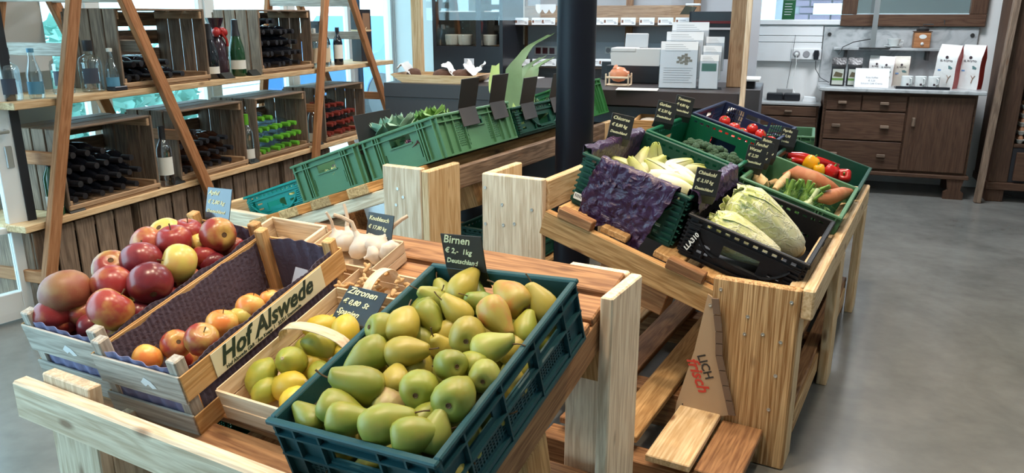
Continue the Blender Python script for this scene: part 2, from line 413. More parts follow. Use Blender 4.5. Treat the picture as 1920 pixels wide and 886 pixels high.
# ================================================================ THE THREE PALLET-WOOD STANDS
FRM = STD @ T(0, .96, .475) @ RX(14.7)        # deck of the front stand, low edge to the camera
RGT = STD @ T(-1.137, 0, .72) @ RY(17.2)      # deck of the right stand, falling to the right
LFT = STD @ T(-1.69, 0, .838) @ RY(-19.5)     # deck of the left stand, falling to the left
M_screw = plain('zinc_screw', (.55, .55, .52), .35, metal=.8)
screw_me = MB().lathe([(.0, -.003), (.006, -.003), (.006, .0016), (.003, .0016), (.0022, .0008), (0, .0008)], 10).mesh('screw', 30); screw_me.materials.append(M_screw)
def screws(parent, pts, rot):
    for (x, y, z) in pts: link('screw', screw_me, None, parent, T(x, y, z) @ rot)
def stand(label, pc, qc): return thing('display_stand', label, 'stand', STD @ T(pc, qc, 0))
# ---------------- right stand
pc, qc = -.75, 3.2
rs_ = stand('wooden pallet-board stand sloping to the right, carrying cabbage and pepper crates', pc, qc)
INV = (STD @ T(pc, qc, 0)).inverted()
def Bd(st, name, p0, p1, q0, q1, z0, z1, kind, c=.003): return board(st, name, p0 - st['_p'], p1 - st['_p'], q0 - st['_q'], q1 - st['_q'], z0, z1, kind, None, c)
rs_['_p'], rs_['_q'] = pc, qc
Bd(rs_, 'post', -.566, -.300, 2.338, 2.372, 0, .583, 'osb', .006)
Bd(rs_, 'leg', -.334, -.300, 2.373, 2.47, 0, .50, 'pine')
Bd(rs_, 'rail', -.299, -.262, 2.345, 4.07, .487, .585, 'pine', .006)
Bd(rs_, 'ledge', -.345, -.301, 2.40, 4.05, .545, .575, 'pine')
Bd(rs_, 'leg', -.299, -.262, 3.04, 3.18, 0, .486, 'pine')
Bd(rs_, 'leg', -.299, -.262, 3.93, 4.06, 0, .486, 'pine')
Bd(rs_, 'post', -1.425, -1.178, 2.345, 2.375, 0, .832, 'white', .004)
Bd(rs_, 'post', -1.425, -1.395, 2.376, 2.60, 0, .832, 'pine', .004)
Bd(rs_, 'post', -1.19, -1.155, 3.96, 4.1, 0, .832, 'pine', .004)
Bd(rs_, 'high_rail', -1.20, -1.168, 2.376, 3.95, .715, .825, 'pine', .004)
RL = INV @ RGT
for q in (2.345, 3.18, 4.0): board(rs_, 'sloping_beam', -.03, .84, q, q + .034, -.095, -.006, 'honey', RL)
for i, x in enumerate((.0, .17, .37, .53, .72)): board(rs_, 'slat', x, x + .10, 2.38, 4.06, -.005, .018, 'honey', RL)
for x in (.2,): board(rs_, 'pallet_block', x, x + .26, 2.42, 2.55, -.21, -.096, 'pallet', RL)
for x in (.02, .43): board(rs_, 'slat_end', x, x + .13, 2.335, 2.379, -.005, .03, 'pallet', RL)
# lower deck of the right stand
for q in (2.42, 3.15, 3.9): Bd(rs_, 'bottom_beam', -1.15, -.31, q, q + .09, .0, .10, 'pallet')
for i, p in enumerate((-1.12, -.96, -.80, -.64, -.48, -.36)): Bd(rs_, 'lower_slat', p, p + (.105 if i < 3 else (.135 if i == 3 else (.10 if i == 4 else .05))), (2.05, 2.05, 2.05, 1.97, 2.42, 2.42)[i], 4.0, .101, .124, ['honey', 'pallet', 'honey', 'pine', 'pallet', 'pallet'][i])
Bd(rs_, 'pallet_board', -.50, -.37, 2.0, 2.33, .072, .10, 'pallet'); Bd(rs_, 'pallet_beam', -1.0, -.36, 2.0, 2.09, .0, .071, 'pallet')
for i, p in enumerate((-.62, -.47)): Bd(rs_, 'middle_shelf', p, p + .13, 2.43, 3.95, .262, .285, 'honey')
Bd(rs_, 'side_panel', -.33, -.302, 2.50, 3.9, .02, .10, 'osb')
FRONT = RX(90)
screws(rs_, [(p - pc, 2.337 - qc, z) for p, z in ((-.54, .545), (-.325, .54), (-.45, .47), (-.40, .42), (-.455, .41), (-.345, .405), (-.35, .29), (-.36, .17))], FRONT)
screws(rs_, [(p - pc, 2.344 - qc, z) for p, z in ((-1.41, .78), (-1.34, .725), (-1.22, .72), (-1.29, .66), (-1.335, .65), (-1.41, .645))], FRONT)
# ---------------- left stand
pc, qc = -2.2, 3.3
ls_ = stand('wooden pallet-board stand sloping to the left toward the wine shelf', pc, qc); ls_['_p'], ls_['_q'] = pc, qc
INV = (STD @ T(pc, qc, 0)).inverted(); LL = INV @ LFT
Bd(ls_, 'post', -1.872, -1.69, 2.338, 2.37, 0, .822, 'white', .004)
Bd(ls_, 'post', -1.689, -1.655, 2.34, 2.56, 0, .815, 'pine', .004)
Bd(ls_, 'post', -1.70, -1.665, 4.11, 4.23, 0, .79, 'pine', .004)
Bd(ls_, 'high_rail', -1.70, -1.668, 2.561, 4.10, .70, .79, 'crate', .004)
for q in (2.40, 3.3, 4.0): board(ls_, 'sloping_beam', -1.1, -.02, q, q + .034, -.10, -.046, 'white', LL)
for x in (-1.06, -.86, -.66, -.44, -.22): board(ls_, 'slat', x, x + .12, 2.385, 4.06, -.045, -.003, 'honey', LL)
Bd(ls_, 'end_board', -2.95, -2.62, 2.42, 2.45, .40, .505, 'white')
Bd(ls_, 'low_rail', -2.98, -2.95, 2.42, 4.0, .40, .51, 'pine')
Bd(ls_, 'leg', -2.94, -2.84, 2.452, 2.49, 0, .40, 'pine'); Bd(ls_, 'leg', -2.94, -2.84, 3.92, 3.96, 0, .40, 'pine')
for q in (2.5, 3.3, 3.85): Bd(ls_, 'bottom_beam', -2.9, -1.72, q, q + .09, 0, .1, 'pallet')
for p in (-2.85, -2.6, -2.35, -2.1, -1.85): Bd(ls_, 'lower_slat', p, p + .11, 2.45, 3.98, .101, .124, 'honey')
board(ls_, 'pallet_block', -.72, -.55, 2.46, 2.58, -.22, -.101, 'pallet', LL)
board(ls_, 'pallet_block', -.40, -.25, 3.0, 3.14, -.25, -.047, 'honey', LL)
screws(ls_, [(p - pc, 2.337 - qc, z) for p, z in ((-1.80, .735), (-1.775, .705), (-1.81, .67))], FRONT)
# ---------------- front stand
pc, qc = -1.25, 1.3
fs_ = stand('pale wooden stand in front, sloping toward the viewer with apple and pear crates', pc, qc); fs_['_p'], fs_['_q'] = pc, qc
INV = (STD @ T(pc, qc, 0)).inverted(); FL = INV @ FRM
Bd(fs_, 'front_rail', -1.768, -.62, .845, .882, .488, .582, 'white', .005)
Bd(fs_, 'leg', -1.71, -1.54, .883, .915, 0, .60, 'white'); Bd(fs_, 'leg', -1.572, -1.54, .916, 1.05, 0, .50, 'white')
Bd(fs_, 'leg', -.86, -.70, .883, .915, 0, .50, 'white')
Bd(fs_, 'post', -.686, -.652, 1.69, 1.905, 0, .705, 'white', .004)
Bd(fs_, 'post', -.86, -.687, 1.873, 1.905, 0, .71, 'white', .004)
Bd(fs_, 'post', -1.80, -1.766, 1.66, 1.87, 0, .70, 'white', .004)
for x in (-.735, -1.27, -1.75): board(fs_, 'sloping_beam', x, x + .045, -.02, .93, -.115, -.024, 'pallet', FL)
for i in range(8): board(fs_, 'slat', -1.79, -.69, -.015 + i * .122, .085 + i * .122 + (i % 3) * .004, -.023, 0, 'pallet', FL, .004)
for y in (.33, .76): board(fs_, 'pallet_block', -.80, -.69, y, y + .10, -.24, -.116, 'honey', FL)
for q in (1.0, 1.4, 1.75): Bd(fs_, 'bottom_beam', -1.75, -.70, q, q + .09, 0, .10, 'pallet')
for i in range(6): Bd(fs_, 'lower_slat', -1.75, -.69, .96 + i * .145, 1.08 + i * .145, .101, .122, 'pallet')
# ================================================================ SHARED BUILDERS: crates, baskets, signs, fruit
def plastic(name, col): return plain('plastic_' + name, col, .45, spec=.28, var=.06, vscale=5, bump=.05, bscale=200)
P_TEAL = plastic('dark_teal', (.013, .066, .082)); P_GREEN = plastic('leaf_green', (.070, .185, .100)); P_DKGREEN = plastic('bottle_green', (.006, .055, .038))
P_BRIGHT = plastic('turquoise', (.0, .22, .20)); P_BLACK = plastic('black', (.006, .0065, .009)); P_NAVY = plastic('navy', (.012, .025, .075)); P_EMER = plastic('emerald', (.004, .10, .05))
P_OLIVE = plastic('field_green', (.035, .17, .05))
def cut_wall(mb, a0, a1, z0, z1, t, holes, M):
    """plate in (a, z), thickness inwards, with rectangular holes"""
    A = sorted({a0, a1, *[min(max(h[i], a0), a1) for h in holes for i in (0, 1)]}); Z = sorted({z0, z1, *[min(max(h[i], z0), z1) for h in holes for i in (2, 3)]})
    for i in range(len(A) - 1):
        run = None
        for j in range(len(Z) - 1):
            ca, cz = (A[i] + A[i + 1]) / 2, (Z[j] + Z[j + 1]) / 2
            solid = not any(h[0] < ca < h[1] and h[2] < cz < h[3] for h in holes)
            if solid: run = (run[0], Z[j + 1]) if run else (Z[j], Z[j + 1])
            if run and (not solid or j == len(Z) - 2): mb.box(A[i], A[i + 1], -t, 0, run[0], run[1], M); run = None
def lattice(mb, a0, a1, z0, z1, na, nz, t, bar, M, diag=False):
    if diag:
        st = (a1 - a0) / na
        for sgn in (1, -1):
            for k in range(-nz, na + nz):
                x0 = a0 + k * st; dx = (z1 - z0) * .62 * sgn
                p0, p1 = [x0, z0], [x0 + dx, z1]
                if sgn < 0: p0[0] += st * .5; p1[0] += st * .5
                lo, hi = min(p0[0], p1[0]), max(p0[0], p1[0])
                if hi <= a0 or lo >= a1: continue
                # clip
                def at_x(x): f = (x - p0[0]) / (p1[0] - p0[0]); return p0[1] + f * (p1[1] - p0[1])
                q0, q1 = list(p0), list(p1)
                for q in (q0, q1):
                    if q[0] < a0: q[1] = at_x(a0); q[0] = a0
                    if q[0] > a1: q[1] = at_x(a1); q[0] = a1
                if abs(q0[1] - q1[1]) < .004: continue
                b = bar / 2
                mb.add([(q0[0] - b, -t, q0[1]), (q0[0] + b, -t, q0[1]), (q1[0] + b, -t, q1[1]), (q1[0] - b, -t, q1[1]), (q0[0] - b, -.0005, q0[1]), (q0[0] + b, -.0005, q0[1]), (q1[0] + b, -.0005, q1[1]), (q1[0] - b, -.0005, q1[1])],
                       [(0, 1, 2, 3), (7, 6, 5, 4), (0, 4, 5, 1), (1, 5, 6, 2), (2, 6, 7, 3), (3, 7, 4, 0)], M)
    else:
        for i in range(1, na): x = a0 + (a1 - a0) * i / na; mb.box(x - bar / 2, x + bar / 2, -t, 0, z0, z1, M)
        for j in range(1, nz): z = z0 + (z1 - z0) * j / nz; mb.box(a0, a1, -t, -.0006, z - bar / 2, z + bar / 2, M)
def plastic_crate(label, M, W, Ln, h, mat, style='euro', group=None, name='plastic_crate'):
    """origin: middle of the bottom; x across, y along"""
    c = thing(name, label, 'crate', M, group); t = .0045
    sides = [('long_side', Ln, T(W / 2, 0, 0) @ RZ(90) @ Matrix.Diagonal((1, -1, 1, 1))), ('long_side', Ln, T(-W / 2, 0, 0) @ RZ(90)),
             ('end_wall', W, T(0, -Ln / 2, 0) @ Matrix.Diagonal((1, -1, 1, 1))), ('end_wall', W, T(0, Ln / 2, 0))]
    for nm, ln, S in sides:                     # S: local x along the wall, local +y outwards
        m = MB(); a = ln / 2 - (t if nm == 'end_wall' else 0); g = .012
        holes, lat = [], []
        if style == 'euro':
            hw = .055
            holes.append((-hw, hw, h - .068, h - .036))
            if nm == 'long_side':
                for sg in (-1, 1):
                    x0, x1 = sorted((sg * .075, sg * (a - .05)))
                    holes.append((x0, x1, .03, h - .085)); lat.append((x0, x1, .03, h - .085, 16, 6))
                    holes.append((sg * (a - .14) - .045, sg * (a - .14) + .045, h - .066, h - .046))
                holes.append((-.075, .075, .03, h - .085)); lat.append((-.075, .075, .03, h - .085, 10, 6))
            else:
                for sg in (-1, 1):
                    x0, x1 = sorted((sg * .07, sg * (a - .035))); holes.append((x0, x1, .03, h - .085)); lat.append((x0, x1, .03, h - .085, 6, 6))
        elif style == 'solid':
            holes.append((-.055, .055, h - .072, h - .036))
            if nm == 'end_wall':
                for sg in (-1, 1):
                    holes.append((sg * .092 - .003, sg * .092 + .003, .03, h - .09))
            else:
                for sg in (-1, 1):
                    x0, x1 = sorted((sg * .08, sg * .17)); holes.append((x0, x1, .025, h - .05)); lat.append((x0, x1, .025, h - .05, 8, 8, True))
                holes.append((-.08, .08, h - .075, h - .05)) if False else None
        elif style == 'fold':
            n = int(ln / .034)
            for k in range(n):
                x = -a + .03 + k * (2 * a - .06) / (n - 1); holes.append((x - .008, x + .008, h - .026, h - .017))
            holes.append((-.062, .062, h - .105, h - .06))
            for sg in (-1, 1):
                for zz in (.03, .055): holes.append((sg * (a - .07) - .02, sg * (a - .07) + .02, zz, zz + .010))
        elif style == 'mesh':
            for sg in (-1, 1):
                x0, x1 = sorted((sg * .075, sg * (a - .02))); holes.append((x0, x1, .02, h - .02)); lat.append((x0, x1, .02, h - .02, 8, 6))
            holes.append((-.06, .06, h - .05, h - .025))
        cut_wall(m, -a, a, .004, h - .004, t, holes, S)
        for l_ in lat: lattice(m, *l_[:6], t, .004, S, *(l_[6:]))
        ob = m.obj(nm, mat, c)
        # ribs and flanges on the outside
        r = MB()
        if style in ('euro', 'solid'):
            for zz in (h - .034,): r.box(-a, a, .0, g, zz, zz + .005, S)
            if style == 'euro' : r.box(-a, a, 0, g, h - .082, h - .077, S); r.box(-a, a, 0, .008, .012, .022, S)
            xs = [-a + .004, a - .004, -a * .72, a * .72, -.07, .07] if style == 'euro' else [-a + .004, a - .004, -a + .055, a - .055, -.105, .105, -a * .62, a * .62]
            for x in xs: r.box(x - .0025, x + .0025, .0, g - .001, .006, h - .004, S)
            r.box(-a, a, 0, g, .0, .008, S)
            r.box(-.06, .06, 0, .006, h - .076, h - .070, S)
        elif style == 'fold':
            for zz in (.012, h - .038): r.box(-a, a, 0, .008, zz, zz + .006, S)
            for k in range(8):
                z = .02 + k * (h - .05) / 7
                for sg in (-1, 1): r.box(sg * (a - .02) - .018, sg * (a - .02) + .018, 0, .010, z, z + .006, S)
            for sg in (-1, 1):
                pts = [(sg * (.07 + .09 * f), .006, h - .05 - .075 * (1 - (1 - f) ** 2) if False else h - .11 + .06 * f * f) for f in [i / 6 for i in range(7)]]
                r.tube(pts, .0055, 6, S)
                r.tube([(sg * .115, .005, .018), (sg * .115, .005, h - .10)], .005, 6, S)
            r.box(-.075, .075, 0, .012, h - .118, h - .106, S); r.box(-.04, .04, 0, .007, .03, h - .125, S)
        else:
            for x in (-a + .004, a - .004, -.07, .07): r.box(x - .004, x + .004, 0, .006, .004, h, S)
            r.box(-a, a, 0, .006, .004, .014, S)
        r.obj('rib_frame', mat, ob)
    rim = MB(); rw = .016
    rim.cbox(-W / 2 - rw + .004, W / 2 + rw - .004, -Ln / 2 - rw + .004, -Ln / 2 + .003, h - .012, h, .003).cbox(-W / 2 - rw + .004, W / 2 + rw - .004, Ln / 2 - .003, Ln / 2 + rw - .004, h - .012, h, .003)
    rim.cbox(-W / 2 - rw + .004, -W / 2 + .003, -Ln / 2 + .003, Ln / 2 - .003, h - .012, h, .003).cbox(W / 2 - .003, W / 2 + rw - .004, -Ln / 2 + .003, Ln / 2 - .003, h - .012, h, .003)
    rim.obj('rim', mat, c)
    MB().box(-W / 2 + t, W / 2 - t, -Ln / 2 + t, Ln / 2 - t, 0, .006).obj('bottom', mat, c)
    return c
# -- price signs: bent black board, writing, hanging flap
M_slate = plain('slate_board', (.018, .020, .022), .42, var=.15, vscale=12); M_chalk = plain('chalk_yellow', (.72, .74, .50), .8); M_chalkw = plain('chalk_white', (.75, .78, .72), .8)
SIGNS = {}
def price_sign(label, M, lines, w=.095, h=.075, flap=.035, lean=18, chalk=None, back=False, mat=None, group=None, sz=.017):
    """M: middle of the bend, local x right, -y towards the reader, z up"""
    s = thing('price_sign', label, 'price sign', M, group)
    U = RX(-lean); m = MB(); t = .0015; mt = mat or M_slate
    m.cbox(-w / 2, w / 2, -t, t, 0, h, .001, U); m.obj('board', mt, s)
    yb = .0 if not back else 0
    MB().cbox(-w / 2, w / 2, -t, t, -flap, 0.0, .001, RX(8)).obj('hook_flap', mt, s)
    for i, ln in enumerate(lines):
        z = h - .021 - i * (h - .012) / max(3, len(lines))
        size = min(sz * (1.12 if i < 2 else .95), (w - .014) / (.53 * len(ln)))
        text(s, ln, size, U @ T(-w / 2 + .006, -t - .0008, z) @ RX(90) @ RZ(-2), chalk or M_chalk, .28, .0003)
    return s
# -- fruit
def fruit_mat(name, base, blush, amt, speck=(.30, .22, .06), rough=.42, topc=None, scale=26., sa=.55, sk=420.):
    m, nt, b = nodes_of(name); tc = N(nt, 'ShaderNodeTexCoord'); oi = N(nt, 'ShaderNodeObjectInfo')
    mul = N(nt, 'ShaderNodeMath', operation='MULTIPLY'); mul.inputs[1].default_value = 20.; L(nt, oi.outputs['Random'], mul.inputs[0])
    ad = N(nt, 'ShaderNodeVectorMath', operation='ADD'); L(nt, tc.outputs['Object'], ad.inputs[0]); L(nt, mul.outputs[0], ad.inputs[1])
    n1 = N(nt, 'ShaderNodeTexNoise', i_Scale=scale, i_Detail=3.0); L(nt, ad.outputs[0], n1.inputs['Vector'])
    r1 = N(nt, 'ShaderNodeMapRange'); r1.inputs[1].default_value = .62 - amt * .35; r1.inputs[2].default_value = .78 - amt * .2; L(nt, n1.outputs[0], r1.inputs[0])
    mx = N(nt, 'ShaderNodeMix', data_type='RGBA'); mx.inputs[6].default_value = c4(base); mx.inputs[7].default_value = c4(blush); L(nt, r1.outputs[0], mx.inputs[0])
    n2 = N(nt, 'ShaderNodeTexNoise', i_Scale=sk, i_Detail=2.0); L(nt, ad.outputs[0], n2.inputs['Vector'])
    r2 = N(nt, 'ShaderNodeMapRange'); r2.inputs[1].default_value = .66; r2.inputs[2].default_value = .74; r2.inputs[4].default_value = sa; L(nt, n2.outputs[0], r2.inputs[0])
    m2 = N(nt, 'ShaderNodeMix', data_type='RGBA'); m2.inputs[7].default_value = c4(speck); L(nt, r2.outputs[0], m2.inputs[0]); L(nt, mx.outputs[2], m2.inputs[6])
    hs = N(nt, 'ShaderNodeHueSaturation'); tn = N(nt, 'ShaderNodeMapRange'); tn.inputs[3].default_value = .85; tn.inputs[4].default_value = 1.12; L(nt, oi.outputs['Random'], tn.inputs[0]); L(nt, tn.outputs[0], hs.inputs['Value']); L(nt, m2.outputs[2], hs.inputs['Color'])
    L(nt, hs.outputs[0], b.inputs['Base Color']); b.inputs['Roughness'].default_value = rough; b.inputs['Subsurface Weight'].default_value = .0
    return m
def axis_frame(loc, phi, tau, roll=0., sc=1.0):
    """frame whose +z runs towards angle phi of the picture plane, tipped by tau towards the viewer"""
    d = (RIGHT * math.cos(R_(phi)) + UPV * math.sin(R_(phi))) * math.cos(R_(tau)) + TOCAM * math.sin(R_(tau)); d.normalize()
    q = Vector((0, 0, 1)).rotation_difference(d)
    return Matrix.Translation(loc) @ q.to_matrix().to_4x4() @ RZ(roll) @ Matrix.Scale(sc, 4)
def clamp_in(w_, M, hx, y0, y1, m):
    l = M.inverted() @ w_; l.x = max(-hx + m, min(hx - m, l.x)); l.y = max(y0 + m, min(y1 - m, l.y)); return M @ l
ORD = ['first', 'second', 'third', 'fourth', 'fifth', 'sixth', 'seventh', 'eighth', 'ninth', 'tenth', 'eleventh', 'twelfth']
def rank_labels(items, nrows, rown):
    """items: (u, v); gives 'second from the left in the back row' for each"""
    order = sorted(range(len(items)), key=lambda i: items[i][1]); per = math.ceil(len(items) / nrows); out = [None] * len(items)
    for r in range(nrows):
        row = sorted(order[r * per:(r + 1) * per], key=lambda i: items[i][0])
        for k, i in enumerate(row): out[i] = f'{ORD[k]} from left in the {rown[r]}'
    return out
# -- woven chip basket
def chip_basket(label, M, W, Ln, h, handle=True, kind='chip', hdir='x'):
    b = thing('chip_basket', label, 'basket', M); e = .012
    for nm, (x0, y0, x1, y1) in (('side', (-W / 2, -Ln / 2, W / 2, -Ln / 2)), ('side', (-W / 2, Ln / 2, W / 2, Ln / 2)), ('end', (-W / 2, -Ln / 2, -W / 2, Ln / 2)), ('end', (W / 2, -Ln / 2, W / 2, Ln / 2))):
        if nm == 'side':
            s = 1 if y0 > 0 else -1
            for k, (z0, z1) in enumerate(((0.004, h * .46), (h * .5, h))): board(b, 'chip_strip', -W / 2, W / 2, min(y0, y0 + s * .003), max(y0, y0 + s * .003), z0, z1, kind, None, .0005)
            board(b, 'rim_strip', -W / 2, W / 2, min(y0 + s * .003, y0 + s * .006), max(y0 + s * .003, y0 + s * .006), h - .016, h, kind, None, .0005)
        else:
            s = 1 if x0 > 0 else -1
            for k, (z0, z1) in enumerate(((0.004, h * .46), (h * .5, h))): board(b, 'chip_strip', min(x0, x0 + s * .003), max(x0, x0 + s * .003), -Ln / 2, Ln / 2, z0, z1, kind, None, .0005)
    board(b, 'bottom', -W / 2, W / 2, -Ln / 2, Ln / 2, 0, .003, kind, None, .0005)
    if handle:
        hw = .014
        def fn(u, v):
            a = math.pi * u; d = -math.cos(a) * ((Ln if hdir == 'y' else W) / 2 - .004); z = h * .9 + math.sin(a) ** .7 * handle
            return ((v - .5) * 2 * hw, d, z) if hdir == 'y' else (d, (v - .5) * 2 * hw, z)
        MB().sheet(fn, 14, 1, .0022).obj('handle', wd(kind, 1 if hdir == 'y' else 0), b, smooth=50)
    return b
# ================================================================ FRONT STAND: pears, apples, lemons, garlic
# ---- pear crate
PM = Matrix.Translation((-.16253639, 1.47871116, .72553379)) @ RZ(-28.51) @ RX(14.738) @ RY(-3.87)   # rim plane of the crate
PH = .158
plastic_crate('dark teal plastic crate heaped with green pears, at the front', PM @ T(0, 0, -PH), .375, .575, PH, P_TEAL, 'euro')
def pear_mesh(seed, bend):
    rnd = random.Random(seed); prof = [(0, -.0485), (.007, -.0490), (.012, -.0505), (.020, -.0495), (.030, -.043), (.0355, -.031), (.0375, -.017), (.0365, -.002), (.0325, .012), (.0265, .025), (.0205, .037), (.0165, .045), (.0125, .0505), (.007, .0525), (0, .0515)]
    m = MB().lathe(prof, 18); vs = []
    for (x, y, z) in m.v:
        k = 1 + .05 * math.sin(3 * math.atan2(y, x) + seed) * max(0, .03 - z) * 18 + rnd.uniform(-.006, .006)
        t = max(0, z + .01); vs.append((x * k + bend * t * t * 14, y * k, z))
    m.v = vs; return m.mesh('pear', 60)
pear_me = [pear_mesh(s, b) for s, b in ((1, .0), (2, .25), (3, -.3), (4, .15))]
stem_me = MB().tube([(0, 0, .048), (.001, 0, .058), (.004, .001, .068), (.009, .002, .077)], [.0022, .0016, .0016, .0022], 6).mesh('stem', 50)
M_stem = plain('fruit_stem', (.09, .05, .02), .8); stem_me.materials.append(M_stem)
cal_me = MB().lathe([(0, -.0475), (.003, -.0484), (.0035, -.0502), (.005, -.0512), (.0055, -.0500)], 7).mesh('calyx', 40); cal_me.materials.append(plain('calyx_brown', (.10, .055, .025), .9))
PC = {'g': ('green', fruit_mat('pear_green', (.225, .255, .034), (.285, .265, .042), .5)), 'y': ('yellow', fruit_mat('pear_yellow', (.375, .30, .05), (.32, .275, .046), .5)),
      'p': ('pale green', fruit_mat('pear_pale', (.30, .32, .062), (.335, .315, .07), .4)), 'o': ('orange-blushed yellow', fruit_mat('pear_blush', (.41, .315, .062), (.47, .195, .05), .55)),
      'd': ('dark green', fruit_mat('pear_dark', (.17, .24, .04), (.23, .25, .05), .4)), 'b': ('russet brown', fruit_mat('pear_russet', (.42, .42, .14), (.34, .24, .11), .85))}
# u, v, size in px, stem direction in the picture, tip, colour, height over the rim plane
PEARS = [(828,528,62,120,-30,'p',-.030),(870,533,80,62,-15,'y',.012),(912,541,60,95,-25,'d',-.035),(903,568,66,150,30,'d',-.012),(958,557,84,140,-42,'o',.012),(1017,567,84,115,-12,'y',-.004),
 (930,595,88,-66,20,'o',.020),(984,615,72,80,-30,'g',-.020),(878,624,70,80,-78,'y',.016),(854,582,74,140,15,'y',.006),(812,558,66,150,10,'p',-.010),(807,595,68,-55,25,'g',.000),
 (796,630,58,60,-60,'g',-.040),(834,626,60,200,0,'y',-.036),(924,652,86,12,10,'p',.018),(965,650,58,30,-20,'y',-.038),(830,655,64,120,30,'y',-.030),(757,604,76,80,-50,'y',.020),
 (705,614,76,-15,-38,'g',.012),(766,568,68,45,5,'g',-.020),(764,659,88,8,12,'y',.010),(687,668,92,207,5,'g',.010),(664,655,64,35,-30,'d',-.020),(668,720,106,165,8,'g',.022),
 (742,711,56,90,-60,'y',-.006),(789,724,72,60,-80,'g',.012),(727,752,66,100,-55,'b',-.022),(640,769,90,-22,0,'g',.006),(607,750,76,70,-20,'g',-.030),(571,791,66,150,-35,'g',-.012),
 (642,803,90,-10,5,'g',.006),(724,794,108,20,5,'g',.024),(767,832,100,8,-6,'g',.012),(800,783,70,60,-35,'g',-.010),(840,684,62,190,-62,'g',.022),(880,683,68,175,-35,'g',.006),
 (926,704,62,60,-80,'p',.006),(855,743,80,30,-78,'g',.020),(898,742,52,70,-30,'y',-.040),(839,812,78,80,-10,'p',.004),(862,780,56,60,-20,'y',-.040),(787,692,58,40,-40,'y',-.036),(705,700,56,120,-40,'y',-.044)]
rl = rank_labels([(p[0], p[1]) for p in PEARS], 7, ['back row', 'second row behind', 'third row behind', 'middle row', 'third front row', 'second front row', 'front row'])
def add_pear(M, col, lab, k):
    me = pear_me[k % 4].copy() if False else pear_me[k % 4]
    o = link('pear', PEAR_ME[k % 4, col], None, None, M); tag(o, lab, 'pear', 'pears in the teal crate')
    link('stem', stem_me, None, o); link('calyx', cal_me, None, o)
PEAR_ME = {}
for k in range(4):
    for c in PC: me = pear_me[k].copy(); me.materials.append(PC[c][1]); PEAR_ME[k, c] = me
for k, (u, v, px, phi, tau, col, off) in enumerate(PEARS):
    w_ = hit(u, v, PM, off - .018); d_ = (w_ - CAMP).length
    fore = max(.72, math.cos(R_(tau)) + .25 * abs(math.sin(R_(tau))))
    L_ = px / FPX * d_ / 1.02
    sc = max(.80, min(1.12, L_ / (.102 * fore)))
    w_ = clamp_in(w_, PM, .1875, -.2875, .2875, .034 + .016 * sc * abs(math.cos(R_(tau))))
    add_pear(axis_frame(w_, phi, tau, k * 47, sc), col, f'{PC[col][0]} pear, {rl[k]}, teal crate', k)
rnd = random.Random(5); kk = 0
for i in range(5):
    for j in range(7):
        x = -.145 + i * .0725 + rnd.uniform(-.008, .008); y = -.23 + j * .0765 + rnd.uniform(-.008, .008)
        add_pear(PM @ T(x, y, -.098 + (i + j) % 2 * .004) @ RZ(rnd.uniform(0, 360)) @ RX(90 + rnd.uniform(-8, 8)) @ Matrix.Scale(.9, 4), 'gyp'[kk % 3], f'half-hidden pear below the heap, {ORD[i]} from left and {ORD[j]} from front, teal crate', kk); kk += 1
price_sign('black pear price sign clipped on the back rim of the teal crate', PM @ T(-.085, .277, .004) @ RZ(0), ['Birnen', '€ 2,-  1kg', 'Deutschland'], .115, .090, .05, 6, sz=.025)

